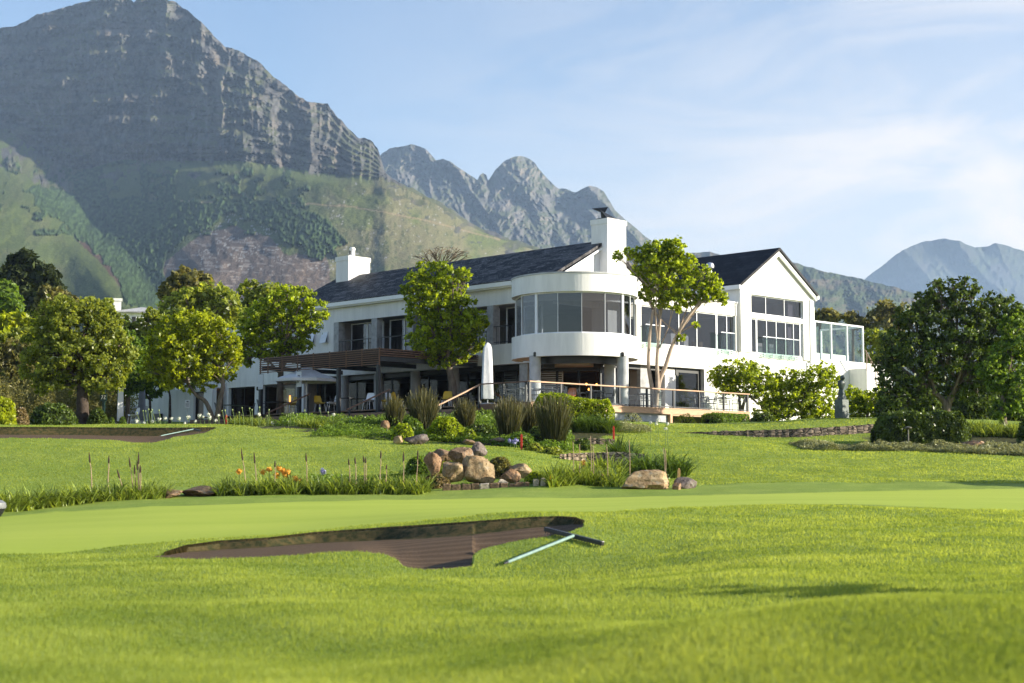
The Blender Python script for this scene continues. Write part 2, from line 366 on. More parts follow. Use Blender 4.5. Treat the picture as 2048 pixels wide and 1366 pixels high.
def lawnmat():
    m, nt, N, L = newmat('lawn_turf')
    at_ = N.new('ShaderNodeAttribute'); at_.attribute_name = 'Zone'
    sp = N.new('ShaderNodeSeparateColor'); L.new(at_.outputs['Color'], sp.inputs[0])
    big = noise(nt, .16, 4, .6); mid = noise(nt, 1.3, 5, .62); fine = noise(nt, 22, 4, .65); tuft = noise(nt, 75, 3, .7)
    rough_ = ramp(nt, mid, [(.30, (.185, .268, .045)), (.52, (.265, .35, .062)), (.74, (.35, .40, .095))])
    rough_ = mix(nt, ramp(nt, big, [(.42, 0), (.66, .7)]), rough_, (.33, .385, .085))
    rough_ = mix(nt, ramp(nt, noise(nt, .35, 3, .5, stretch=(.8, 1.2, 1)), [(.36, .5), (.64, 0)]), rough_, (.19, .27, .035))
    rough_ = mix(nt, ramp(nt, fine, [(.38, .55), (.6, 0)]), rough_, (.12, .19, .014))
    rough_ = mix(nt, ramp(nt, tuft, [(.5, 0), (.75, .3)]), rough_, (.42, .48, .12))
    gl = ramp(nt, noise(nt, .5, 3, .5, stretch=(.3, 1.0, 1)), [(.35, (.36, .435, .055)), (.65, (.415, .48, .07))])
    gl = mix(nt, ramp(nt, fine, [(.35, .18), (.6, 0)]), gl, (.24, .34, .03))
    c = mix(nt, sp.outputs[0], rough_, gl)
    rk = N.new('ShaderNodeTexWave'); rk.wave_type = 'BANDS'; rk.bands_direction = 'Y'; rk.inputs['Scale'].default_value = 1.1; rk.inputs['Distortion'].default_value = 3.0; rk.inputs['Detail'].default_value = 3
    tcn = N.new('ShaderNodeTexCoord'); L.new(tcn.outputs['Object'], rk.inputs[0])
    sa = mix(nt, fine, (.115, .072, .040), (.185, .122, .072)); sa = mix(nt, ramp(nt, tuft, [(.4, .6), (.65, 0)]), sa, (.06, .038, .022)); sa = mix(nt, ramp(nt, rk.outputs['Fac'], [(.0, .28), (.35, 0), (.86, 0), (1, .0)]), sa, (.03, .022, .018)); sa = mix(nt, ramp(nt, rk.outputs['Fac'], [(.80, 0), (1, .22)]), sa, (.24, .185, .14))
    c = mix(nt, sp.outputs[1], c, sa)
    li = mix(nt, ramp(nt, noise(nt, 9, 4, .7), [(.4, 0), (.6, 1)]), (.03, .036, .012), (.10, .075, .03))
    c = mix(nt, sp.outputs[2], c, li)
    at2 = N.new('ShaderNodeAttribute'); at2.attribute_name = 'Bed'
    so_ = ramp(nt, noise(nt, 6, 5, .65), [(.35, (.035, .05, .014)), (.6, (.085, .075, .035))])
    c = mix(nt, at2.outputs['Fac'], c, so_)
    b = N.new('ShaderNodeBsdfPrincipled'); L.new(c, b.inputs['Base Color']); b.inputs['Roughness'].default_value = .75; b.inputs['Specular IOR Level'].default_value = .12
    
    b1 = N.new('ShaderNodeBump'); b1.inputs['Strength'].default_value = .9; L.new(mix(nt, .5, fine, tuft), b1.inputs['Height'])
    dd = N.new('ShaderNodeMath'); dd.operation = 'MULTIPLY_ADD'; L.new(sp.outputs[0], dd.inputs[0]); dd.inputs[1].default_value = -.036; dd.inputs[2].default_value = .045; L.new(dd.outputs[0], b1.inputs['Distance'])
    L.new(b1.outputs[0], b.inputs['Normal'])
    o = N.new('ShaderNodeOutputMaterial'); L.new(b.outputs[0], o.inputs[0]); return m
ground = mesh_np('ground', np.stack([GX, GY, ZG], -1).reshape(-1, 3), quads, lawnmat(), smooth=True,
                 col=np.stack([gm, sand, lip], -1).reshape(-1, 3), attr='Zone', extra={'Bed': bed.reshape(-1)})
tag(ground, kind='structure')
# ---------------------------------------------------------------- grass blades on the rough turf
def grass():
    n = 620000; r = RNG
    y = np.exp(r.uniform(math.log(4.3), math.log(27), n)); q = r.uniform(-.395, .395, n); x = q * y
    n2 = 190000; y2 = np.exp(r.uniform(math.log(47), math.log(72), n2)); x2 = r.uniform(-.36, .36, n2) * y2
    x = np.concatenate([x, x2]); y = np.concatenate([y, y2]); q = x / y
    # nearest vertex of the terrain grid gives height and zone
    iy = np.clip(np.searchsorted(ys, y), 1, nY - 1); ix = np.clip(np.searchsorted(qs, q), 1, nX - 1)
    fy = (y - ys[iy - 1]) / (ys[iy] - ys[iy - 1]); fx = (q - qs[ix - 1]) / (qs[ix] - qs[ix - 1])
    def bil(A): return (A[iy - 1, ix - 1] * (1 - fx) + A[iy - 1, ix] * fx) * (1 - fy) + (A[iy, ix - 1] * (1 - fx) + A[iy, ix] * fx) * fy
    z = bil(ZG); bad = (bil(gm) > .35) | (bil(sand) > .02) | (bil(bed) > .5)
    k = ~bad; x, y, z = x[k], y[k], z[k]; m = len(x)
    cl = fbm(x * 1.1, y * 1.1, 4, 21)
    hgt = (.015 + .013 * r.random(m)) * (.55 + .9 * cl) * (1 + .012 * y)
    w = np.maximum(.0026, y * .00034) * r.uniform(.7, 1.3, m)
    a = r.uniform(0, 2 * math.pi, m); ln = r.uniform(0, .8, m) * hgt; la = r.uniform(0, 2 * math.pi, m)
    V = np.empty((m, 3, 3))
    V[:, 0] = np.stack([x - np.cos(a) * w, y - np.sin(a) * w, z - .006], 1); V[:, 1] = np.stack([x + np.cos(a) * w, y + np.sin(a) * w, z - .006], 1)
    V[:, 2] = np.stack([x + np.cos(la) * ln, y + np.sin(la) * ln, z + hgt], 1)
    c = np.stack([np.clip(.25 + .9 * (cl - .3) + r.normal(0, .15, m), 0, 1), r.random(m), r.random(m)], 1)
    o = mesh_np('lawn_grass', V.reshape(-1, 3), np.arange(m * 3).reshape(-1, 3), leafmat('grass_blade', (.225, .335, .055), .4, .55, yellow=(.42, .48, .13), gloss=.004), col=np.repeat(c, 3, 0))
    tag(o, 'short green rough grass growing over the lawns', 'grass', kind='stuff')
grass()
# ragged turf hanging over the back lip of both bunkers
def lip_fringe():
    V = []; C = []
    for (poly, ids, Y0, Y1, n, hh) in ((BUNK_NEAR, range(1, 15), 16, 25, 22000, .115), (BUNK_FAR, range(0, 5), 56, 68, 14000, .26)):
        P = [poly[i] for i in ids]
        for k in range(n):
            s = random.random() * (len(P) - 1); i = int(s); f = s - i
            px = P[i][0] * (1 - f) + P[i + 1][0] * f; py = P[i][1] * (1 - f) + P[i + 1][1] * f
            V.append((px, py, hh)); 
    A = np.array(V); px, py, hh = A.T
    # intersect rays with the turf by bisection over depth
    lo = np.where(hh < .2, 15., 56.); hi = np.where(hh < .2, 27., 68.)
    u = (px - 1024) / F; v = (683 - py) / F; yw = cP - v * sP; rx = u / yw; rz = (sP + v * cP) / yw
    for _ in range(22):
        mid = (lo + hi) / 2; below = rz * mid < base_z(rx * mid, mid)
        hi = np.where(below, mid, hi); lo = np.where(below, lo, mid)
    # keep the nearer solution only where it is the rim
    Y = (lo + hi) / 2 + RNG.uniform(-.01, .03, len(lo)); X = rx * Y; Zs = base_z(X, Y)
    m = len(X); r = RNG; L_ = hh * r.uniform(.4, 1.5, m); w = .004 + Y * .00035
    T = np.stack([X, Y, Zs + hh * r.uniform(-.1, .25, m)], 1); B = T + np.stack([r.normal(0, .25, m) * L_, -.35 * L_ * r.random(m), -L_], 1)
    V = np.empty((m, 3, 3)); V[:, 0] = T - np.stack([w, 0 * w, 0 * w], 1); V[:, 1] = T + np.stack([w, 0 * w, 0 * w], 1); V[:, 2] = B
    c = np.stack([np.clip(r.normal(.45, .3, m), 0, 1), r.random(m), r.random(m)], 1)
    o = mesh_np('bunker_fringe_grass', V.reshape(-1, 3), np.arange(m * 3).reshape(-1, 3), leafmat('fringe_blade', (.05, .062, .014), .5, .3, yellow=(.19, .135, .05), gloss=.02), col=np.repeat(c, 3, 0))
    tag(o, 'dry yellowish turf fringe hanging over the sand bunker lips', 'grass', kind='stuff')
lip_fringe()
# ---------------------------------------------------------------- clubhouse (local axes: x runs along the sunlit right facade, y along the shaded left facade)
CX, CY = 3.22, 79.3
K = math.sqrt(.5)
def loc(a, t, z=0): return Vector((CX + K * a - K * t, CY + K * a + K * t, z))
def toloc(X, Y): dx, dy = X - CX, Y - CY; return K * (dx + dy), K * (dy - dx)
M = {}
M['plaster'] = mat('white_plaster', (.78, .77, .745), .75, .075, 2.2, .006, 9, .2, stretch=(1, 1, .16))
M['trim'] = mat('white_trim', (.82, .82, .81), .45, .02, 4, spec=.4)
M['alu'] = mat('white_aluminium', (.74, .76, .80), .35, .03, 4, spec=.5)
M['black'] = mat('black_frame', (.016, .017, .019), .4, .1, 5, spec=.5)
M['concrete'] = mat('pale_concrete', (.43, .44, .45), .8, .14, 2.2, .006, 30, .2)
M['greywall'] = mat('grey_plaster', (.40, .40, .40), .85, .22, 3, .006, 25, .1)
M['galv'] = mat('galvanised_steel', (.55, .57, .6), .35, .1, 6, metal=.8)
M['glass'] = glassmat('tinted_glass', (.35, .36, .39), 1.7, 0)
M['bay_glass'] = glassmat('bay_glass', (.17, .19, .225), 1.75, 0)
M['clear'] = glassmat('clear_glass', (.80, .84, .83), 1.5, 0)
M['green_glass'] = glassmat('green_tinted_glass', (.62, .74, .69), 1.5, 0)
M['dark_glass'] = glassmat('dark_glass', (.36, .37, .36), 1.32, 0)
M['room'] = mat('room_paint', (.40, .39, .39), .8, .1, .5)
M['cream'] = mat('cream_ceiling', (.62, .54, .43), .8, .06, .5)
M['brown'] = mat('dark_wood_panel', (.10, .065, .045), .6, .3, 1.5, stretch=(1, 1, 6))
M['lamp'] = emit('lamp_glow', (1, .36, .08), 2.6)
def slate(name, dark, light, hi):
    m, nt, N, L = newmat(name)
    tcn = N.new('ShaderNodeTexCoord'); mp = N.new('ShaderNodeMapping'); mp.inputs['Rotation'].default_value = (0, 0, math.radians(90)); L.new(tcn.outputs['Object'], mp.inputs[0])
    br = N.new('ShaderNodeTexBrick'); L.new(mp.outputs[0], br.inputs[0])
    br.inputs['Scale'].default_value = 1; br.inputs['Brick Width'].default_value = .62; br.inputs['Row Height'].default_value = .30; br.inputs['Mortar Size'].default_value = .018; br.inputs['Bias'].default_value = -.35
    br.inputs['Color1'].default_value = (*dark, 1); br.inputs['Color2'].default_value = (*light, 1); br.inputs['Mortar'].default_value = (.006, .006, .007, 1)
    pat = noise(nt, 3.2, 5, .75)
    wht = noise(nt, 11, 4, .8, stretch=(2.2, .6, 1))
    c = mix(nt, mix(nt, 1.0, ramp(nt, pat, [(.42, 0), (.62, 1)]), ramp(nt, wht, [(.52, 0), (.64, 1)]), 'MULTIPLY'), br.outputs['Color'], hi)
    b = N.new('ShaderNodeBsdfPrincipled'); L.new(c, b.inputs['Base Color']); b.inputs['Roughness'].default_value = .7; b.inputs['Specular IOR Level'].default_value = .25
    bp = N.new('ShaderNodeBump'); bp.inputs['Distance'].default_value = .03; L.new(mix(nt, .35, br.outputs['Fac'], pat), bp.inputs['Height']); bp.invert = True; L.new(bp.outputs[0], b.inputs['Normal'])
    o = N.new('ShaderNodeOutputMaterial'); L.new(b.outputs[0], o.inputs[0]); return m
M['slate'] = slate('lichened_slate', (.008, .008, .011), (.15, .14, .14), (.42, .41, .40))
M['slate_dark'] = slate('dark_slate', (.010, .010, .014), (.04, .04, .05), (.06, .06, .066))
H = empty('clubhouse', (CX, CY, 0), math.radians(45), 'large white two storey clubhouse with dark slate roofs and a rounded glazed corner', 'clubhouse')
def PB(name, m, boxes, **kw):
    if name in ('pier', 'corner_pier', 'counter', 'upper_partition', 'ground_partition', 'upper_ceiling', 'upper_floor', 'ground_floor', 'ground_ceiling', 'panel', 'lintel', 'gutter'):
        if len(boxes) > 1:
            for x in boxes: PB(name, m, [x], **dict(kw))
            return
    b = MB()
    for x in boxes: b.box(*x)
    return b.build(name, M[m], kw.pop('parent', H), **kw)
G0, G1, U0, U1, EV = 3.25, 5.78, 6.88, 9.03, 9.88     # terrace, lintel, upper floor, upper lintel, eaves
# --- walls of the long left wing (plane x = 0)
PB('wall', 'plaster', [(0, .3, 1.9, 24, U1, EV), (0, .3, 19.8, 31, U0, U1), (0, .3, 24, 31, U1, 9.45), (0, 4, 30.9, 31.2, 2.5, 9.45), (-.02, .3, 2.2, 31.2, G1, U0),
    (0, .35, 27.0, 27.8, 2.5, G1), (0, .35, 22.7, 23.4, 2.5, G1), (0, .35, 30.7, 31.25, 2.5, G1), (0, .32, 23.4, 27.0, 5.55, G1), (0, .32, 27.8, 30.7, 5.5, G1), (0, .3, 23.4, 30.7, 2.4, 3.3),
    (7.5, 7.8, 1.4, 24, 2.5, 10.1), (.3, 7.5, 23.72, 24, 2.5, 10.1), (.3, 4, 24.0, 31, 9.2, 9.44)])
PB('pier', 'greywall', [(0, .45, t, t + .48, U0, U1) for t in (15.76, 12.55, 9.3, 6.0)] + [(.02, .5, 19.35, 19.8, U0, U1)])
PB('gutter', 'trim', [(-.42, .02, 1.45, 24.25, 9.95, 10.24), (-.3, .02, 1.45, 24.2, EV, 9.95)])
# gable end of the main wing behind the bay
g = MB()
g.prism([(.12, 1.4, 8.8), (7.6, 1.4, 8.8), (7.6, 1.4, 10.12), (3.9, 1.4, 12.2), (.12, 1.4, 10.12)], (0, .25, 0))
g.build('gable_wall', M['plaster'], H)
def gable_roof(name, a0, a1, ar, ze, zr, t0, t1, m, th=.14):
    b = MB()
    for (p, q, zp) in ((a0, ar, ze), (a1, ar, ze)):
        d = Vector((q - p, 0, zr - zp)); n = Vector((-d.z, 0, d.x)).normalized() * th
        if n.z < 0: n = -n
        b.prism([(p, t0, zp), (q, t0, zr), (q + n.x * 0, t0, zr + th * 1.15), (p + n.x, t0, zp + n.z)], (0, t1 - t0, 0))
    return b.build(name, M[m], H)
r1 = gable_roof('roof', -.38, 8.1, 3.9, 10.1, 12.36, 1.22, 24.3, 'slate'); r1['label'] = 'long mottled dark slate roof of the left wing'
# --- right facade (plane y = 0)
PB('facade_wall', 'plaster', [(2.0, 30, -.02, .28, G1, 6.95), (10.72, 28.6, 0, .3, 2.3, G1), (2.4, 13.9, 0, .28, 9.0, 9.72), (2.3, 13.9, -.05, .33, 9.72, 9.82), (4.9, 5.3, .0, .3, 6.95, 9.0), (13.66, 13.9, .02, .3, 6.95, 9.0),
    (13.9, 14.15, .1, 13, 9.0, 10.72), (21.05, 21.3, .1, 13, 2.5, 10.72), (3, 13.9, .28, 9, 9.55, 9.68)])
gw = MB()
gw.box(13.9, 15.03, -.14, .12, 6.95, 10.36); gw.box(20.3, 21.34, -.14, .12, 6.78, 10.36); gw.box(15.03, 20.3, -.10, .12, 8.98, 9.26); gw.box(13.9, 20.3, -.06, .0, 6.72, 6.95)
gw.prism([(13.9, -.14, 10.36), (21.34, -.14, 10.36), (21.34, -.14, 10.66), (17.6, -.14, 13.0), (13.9, -.14, 10.66)], (0, .26, 0))
gw.box(21.34, 21.62, -.05, .3, 6.78, 10.1)
o = gw.build('gable_front', M['plaster'], H); o['label'] = 'sunlit white gable front with tall windows'
PB('pilaster', 'plaster', [(20.95, 21.36, -.2, -.14, 6.7, 10.5)])
r2 = gable_roof('roof', 13.72, 21.5, 17.6, 10.72, 13.18, -.42, 14, 'slate_dark'); r2['label'] = 'smooth dark slate roof of the gabled wing'
v = MB()
for a0, a1 in ((13.72, 17.6), (21.5, 17.6)):
    v.prism([(a0, -.34, 10.44), (a1, -.34, 12.86), (a1, -.34, 13.16), (a0, -.34, 10.70)], (0, .12, 0))
v.box(13.55, 13.75, -.4, 13.5, 10.55, 10.78); v.box(21.45, 21.65, -.4, 13.5, 10.55, 10.78)
v.build('bargeboard', M['trim'], H)
v = MB()
for a0, a1, z0, z1 in ((-.36, 3.9, 10.0, 12.28),):
    v.prism([(a0, 1.2, z0 - .12), (a1, 1.2, z1 - .12), (a1, 1.2, z1), (a0, 1.2, z0)], (0, .1, 0))
v.build('verge_trim', M['trim'], H)
d = MB(); d.tube([(13.8, -.24, 10.5), (13.84, -.24, 10.2), (13.84, -.22, 6.95)], .05, 8); d.build('downpipe', M['trim'], H, smooth=True); d = MB(); d.tube([(20.88, -.24, 6.7), (20.88, -.18, 6.5), (20.88, -.1, 2.6)], .06, 8); d.build('downpipe', M['trim'], H, smooth=True)
# --- rounded corner bay
def bp(th, r): s, c = math.sin(th), math.cos(th); return K * (s - c) * r, K * (-s - c) * r
CREASE = math.radians(3.5)
def brad(th): return 1 + .085 * (math.radians(70) - abs(th - CREASE)) / math.radians(70) * .5 if abs(th - CREASE) < math.radians(70) else 1.0
def band(name, r0, r1, z0, z1, m, cap=False, n=120, a0=-118, a1=118):
    b = MB(); vs = []; fs = []
    for i in range(n + 1):
        th = math.radians(a0 + (a1 - a0) * i / n); k = brad(th)
        for r in (r1 * k, r0 * k):
            x, y = bp(th, r); vs += [(x, y, z0), (x, y, z1)]
    for i in range(n):
        o = i * 4; fs += [(o, o + 1, o + 5, o + 4), (o + 6, o + 7, o + 3, o + 2), (o + 1, o + 3, o + 7, o + 5), (o + 2, o, o + 4, o + 6)]
    b._add(vs, fs)
    return b.build(name, M[m], H, smooth=True, auto=math.radians(4.5) if not cap else math.radians(30))
R = 3.24
band('bay_parapet', R - .25, R, 8.92, 9.82, 'plaster'); band('bay_coping', R - .3, R + .035, 9.82, 9.90, 'concrete'); band('bay_spandrel', R - .25, R, 5.74, 6.86, 'plaster')
dsk = MB(); ring = [bp(math.radians(a), (R - .2) * brad(math.radians(a))) for a in range(-118, 119, 4)]
for z in (9.6, 6.8, 8.97): dsk.poly([(x, y, z) for x, y in ring])
dsk.build('bay_roof', M['plaster'], H)
dsk = MB(); dsk.poly([(x, y, 5.80) for x, y in ring][::-1]); dsk.build('bay_soffit', M['cream'], H)
band('bay_beam', R - 1.1, R - .9, 5.42, 5.8, 'black', a0=-75, a1=75)
mull = MB(); panes = []
angs = [-100, -62, -40, -17.5, 4, 26, 48, 62, 80, 100]
for i, a in enumerate(angs):
    th = math.radians(a); k = brad(th); w = .075 if a in (-40, 48) else (.009 if -40 < a < 48 else .025)
    x, y = bp(th, (R - .14) * k); x2, y2 = bp(th, (R - .24) * k); nx, ny = bp(th + math.pi / 2, 1)
    mull.prism([(x - nx * w, y - ny * w, 6.86), (x + nx * w, y + ny * w, 6.86), (x2 + nx * w, y2 + ny * w, 6.86), (x2 - nx * w, y2 - ny * w, 6.86)], (0, 0, 2.06))
for z in (6.86, 8.86):
    for i in range(len(angs) - 1):
        p = bp(math.radians(angs[i]), (R - .19) * brad(math.radians(angs[i]))); q = bp(math.radians(angs[i + 1]), (R - .19) * brad(math.radians(angs[i + 1])))
        mull.bar((*p, z + .03), (*q, z + .03), .08, .06)
bw = mull.build('bay_window', M['alu'], H)
for i in range(len(angs) - 1):
    p = bp(math.radians(angs[i]), (R - .18) * brad(math.radians(angs[i]))); q = bp(math.radians(angs[i + 1]), (R - .18) * brad(math.radians(angs[i + 1])))
    MB().poly([(*p, 6.86), (*q, 6.86), (*q, 8.92), (*p, 8.92)]).build('pane', M['bay_glass'], bw)
# columns
def column(x, y, z0, z1, r=.29):
    MB().lathe([(r, z0), (r, z1)], 28, (x, y, 0)).build('column', M['concrete'], H, smooth=True, auto=.6)
for X, Y in ((1.15, 77.05), (5.52, 77.1), (5.05, 79.9)): column(*toloc(X, Y), G0, 5.79)
for t in (9.4, 12.65, 15.9, 19.15): column(-.05 + .36, t, G0, G1)
PB('corner_pier', 'greywall', [(.1, .6, 3.5, 4.1, G0, G1), (5.6, 6.4, .35, .6, G0, G1)])
# --- windows
def window(ax, pos, u0, u1, z0, z1, muls=(), tr=(), fm='alu', gm='glass', fw=.06, dep=.08, name='window'):
    f = MB(); s = 1
    def bx(ua, ub, za, zb, d0, d1):
        f.box(ua, ub, pos + d0, pos + d1, za, zb) if ax == 'A' else f.box(pos + d0, pos + d1, ua, ub, za, zb)
    bx(u0, u0 + fw, z0, z1, 0, dep); bx(u1 - fw, u1, z0, z1, 0, dep); bx(u0 + fw, u1 - fw, z1 - fw, z1, .003, dep); bx(u0 + fw, u1 - fw, z0, z0 + fw, .003, dep)
    for m_ in muls:
        w = .05 if not isinstance(m_, tuple) else m_[1]; m0 = m_ if not isinstance(m_, tuple) else m_[0]
        bx(m0 - w / 2, m0 + w / 2, z0 + fw, z1 - fw, .006, dep - .006)
    for zz in tr: bx(u0 + fw, u1 - fw, zz - .03, zz + .03, .01, dep - .01)
    o = f.build(name, M[fm], H)
    g_ = pos + dep * .5
    pts = [(u0 + fw, z0 + fw), (u1 - fw, z0 + fw), (u1 - fw, z1 - fw), (u0 + fw, z1 - fw)]
    MB().poly([(u, g_, z) if ax == 'A' else (g_, u, z) for u, z in pts]).build('pane', M[gm], o)
    return o
window('A', .08, 5.3, 13.66, 6.95, 9.0, [(6.95, .07), (8.95, .05), (10.05, .05), (11.1, .04), (11.75, .05), (12.75, .05)][:1] + [(8.6, .06), (10.2, .06), (12.0, .16), (12.95, .06)])
window('A', -.02, 15.03, 20.3, 9.26, 10.36, [(16.62, .05), (18.5, .05)])
window('A', -.02, 15.03, 20.3, 6.95, 8.98, [(15.68, .14), (16.68, .06), (17.65, .06), (18.6, .06), (19.42, .06), (20.1, .1)])
for u0, u1 in ((16.24, 19.35), (13.03, 15.76), (9.78, 12.55), (6.48, 9.3), (3.2, 6.0)):
    window('B', .95, u0 + .05, u1 - .05, U0, U1 - .06, [((u0 + u1) / 2, .1)])
for u0, u1 in ((20.3, 20.9), (21.6, 22.15)):
    w_ = window('B', -.05, u0, u1, 7.86, 8.5, fw=.05, dep=.05, name='hopper_window')
    MB().poly([(-.04, u0, 8.48), (-.04, u1, 8.48), (-.24, u1, 7.84), (-.24, u0, 7.84)]).build('sash', M['alu'], w_)
# ground floor glazing, black framed
for u0, u1 in ((19.5, 22.7), (16.2, 18.85), (12.95, 15.6), (9.7, 12.35), (6.9, 9.1), (4.1, 6.9)):
    window('B', 1.3, u0 - .35, u1 + .35, G0, 5.6, [((u0 + u1) / 2, .07)], fm='black', gm='dark_glass', fw=.09)
for u0, u1 in ((27.8, 30.7), (23.4, 27.0)): window('B', .22, u0, u1, 3.3, 5.52, [((u0 + u1) / 2, .08)], fm='black', gm='dark_glass', fw=.1)
window('A', 1.1, 3.2, 5.6, G0, 5.6, [(4.4, .1)], fm='black', gm='dark_glass', fw=.1)
window('A', .9, 6.4, 7.5, G0, 5.6, [(7.2, .12)], fm='black', gm='dark_glass', fw=.1)
window('A', .25, 8.5, 10.7, G0, 5.76, [], fm='black', gm='green_glass', fw=.24)
PB('panel', 'plaster', [(7.5, 8.5, .3, .5, G0, 5.7), (7.52, 8.45, .22, .3, G0 + .1, 5.35)])
PB('lintel', 'black', [(2.6, 10.7, .36, 1.05, 5.55, 5.775), (.4, 1.25, 2.6, 22.7, 5.5, 5.775)])
dg = MB(); p, q = Vector((1.3, 4.1, 0)), Vector((3.2, 1.1, 0))
for f_ in (0, .34, .67, 1.0):
    c = p.lerp(q, f_); dg.bar(c + Vector((0, 0, G0)), c + Vector((0, 0, 5.6)), .1, .1)
dg.bar(p + Vector((0, 0, 5.5)), q + Vector((0, 0, 5.5)), .12, .2)
dg.build('glazed_screen', M['black'], H)
# louvred shutters standing inside the corner glazing
for p, q in ((Vector((1.9, 4.6, 0)), Vector((2.6, 3.3, 0))), (Vector((1.7, 6.9, 0)), Vector((1.8, 6.0, 0)))):
    lv = MB()
    for k in range(9): lv.bar(p + Vector((0, 0, 4.5 + k * .12)), q + Vector((0, 0, 4.5 + k * .12)), .02, .055)
    lv.bar(p + Vector((0, 0, 4.4)), p + Vector((0, 0, 5.6)), .05); lv.bar(q + Vector((0, 0, 4.4)), q + Vector((0, 0, 5.6)), .05)
    lv.build('louvre', M['trim'], H)
# rooms behind the glass
PB('upper_floor', 'room', [(.32, 13.6, .3, 30.9, 6.5, 6.84), (13.6, 21.0, .3, 7, 6.5, 6.93)])
PB('upper_ceiling', 'room', [(.32, 6.9, .35, 23.7, 9.1, 9.3), (6.9, 13.6, .35, 6.2, 9.1, 9.3), (14.2, 21.0, .3, 7, 10.45, 10.6)])
PB('upper_partition', 'room', [(6.9, 7.1, 4.6, 23.7, 6.84, 9.1), (7.1, 14.1, 4.6, 4.8, 6.84, 9.1), (13.95, 14.15, .3, 7, 6.9, 10.45), (14.15, 21.0, 6.8, 7.0, 6.9, 10.45), (.32, 7, 19.85, 20.0, 6.84, 9.1)])
PB('ground_floor', 'brown', [(.0, 7, .3, 31, 3.0, 3.235), (7, 14, .3, 8, 3.0, 3.235)])
PB('ground_ceiling', 'cream', [(1.35, 7, 1.15, 30.9, 5.66, 5.76), (7, 12, .95, 7, 5.62, 5.76)])
PB('ground_partition', 'brown', [(6.6, 6.8, 4.5, 30.9, 3.2, 5.7), (6.8, 11.2, 4.5, 4.7, 3.2, 5.7), (11.0, 11.2, .4, 4.5, 3.2, 5.7), (1.3, 6.6, 22.7, 22.9, 3.2, 5.7), (.4, 4, 30.5, 30.7, 2.5, 5.7)])
PB('counter', 'room', [(4.2, 5.2, 5.5, 9, 3.24, 4.3), (8.2, 9.2, 1.8, 3.0, 3.24, 4.6)])
for X, Y, z in ((4.0, 83.2, 4.72), (4.15, 83.3, 4.45), (4.6, 84.2, 4.75), (5.15, 84.4, 4.75)):
    a, t = toloc(X, Y); lp = MB().lathe([(.03, z - .06), (.075, z), (.03, z + .07)], 10, (a, t, 0)).build('pendant_lamp', M['lamp'], H, smooth=True)
for px in (500, 580):
    a = 2.2; rx = ray(px, 786)[0]; t = (CX + K * a - rx * (CY + K * a)) / (K * (1 + rx))
    MB().lathe([(.055, 4.45), (.055, 4.95)], 10, (a, t, 0)).build('pendant_lamp', M['lamp'], H)
M['curtain'] = mat('mauve_curtain', (.36, .33, .38), .9, .35, 9, .02, 14, .05, stretch=(9, 9, .2)); M['box'] = mat('plain_wood', (.30, .19, .11), .6, .15, 4)
for a0, a1, z0, z1 in ((19.35, 20.2, 6.95, 8.9), (19.4, 20.25, 9.3, 10.34), (15.06, 15.3, 9.3, 10.34), (15.05, 15.5, 6.95, 8.9), (5.35, 5.75, 6.9, 8.95), (13.2, 13.6, 6.9, 8.95)): PB('curtain', 'curtain', [(a0, a1, .36, .44, z0, z1)])
for a0, a1, z0, z1, m_ in ((8.9, 9.35, 6.86, 7.75, 'trim'), (10.05, 10.45, 6.86, 7.7, 'trim'), (11.35, 11.75, 6.86, 7.45, 'box'), (7.6, 8.0, 6.86, 7.7, 'trim'), (16.9, 17.5, 6.95, 7.7, 'trim'), (18.2, 18.7, 6.95, 7.7, 'trim')): PB('stored_furniture', m_, [(a0, a1, .9, 1.4, z0, z1)])
# balcony rail on the shaded side, glass guards on the sunlit side
rl = MB(); rl.bar((.06, 4.6, 7.86), (.06, 20.2, 7.86), .05, .05); rl.bar((.06, 4.6, 7.0), (.06, 20.2, 7.0), .03, .03)
for k in range(53): rl.bar((.06, 4.6 + k * .3, 6.88), (.06, 4.6 + k * .3, 7.86), .014 if k % 5 else .04)
rl.build('balcony_rail', M['black'], H)
for a0, a1, bolts in ((15.95, 19.6, (16.1, 17.0, 17.9, 18.1, 18.95, 19.5)), (11.95, 13.2, (12.1, 13.05)), (5.35, 6.9, (5.5, 6.7))):
    gd = MB(); gd.poly([(a0, -.25, 6.72), (a1, -.25, 6.72), (a1, -.25, 7.92), (a0, -.25, 7.92)]); go = gd.build('glass_guard', M['green_glass'], H)
    rr = MB().box(a0, a1, -.28, -.225, 7.92, 7.955)
    for b_ in bolts:
        for z in (6.78, 6.9): rr.tube([(b_, -.1, z), (b_, -.27, z)], .025, 8)
    rr.build('guard_rail', M['galv'], go)
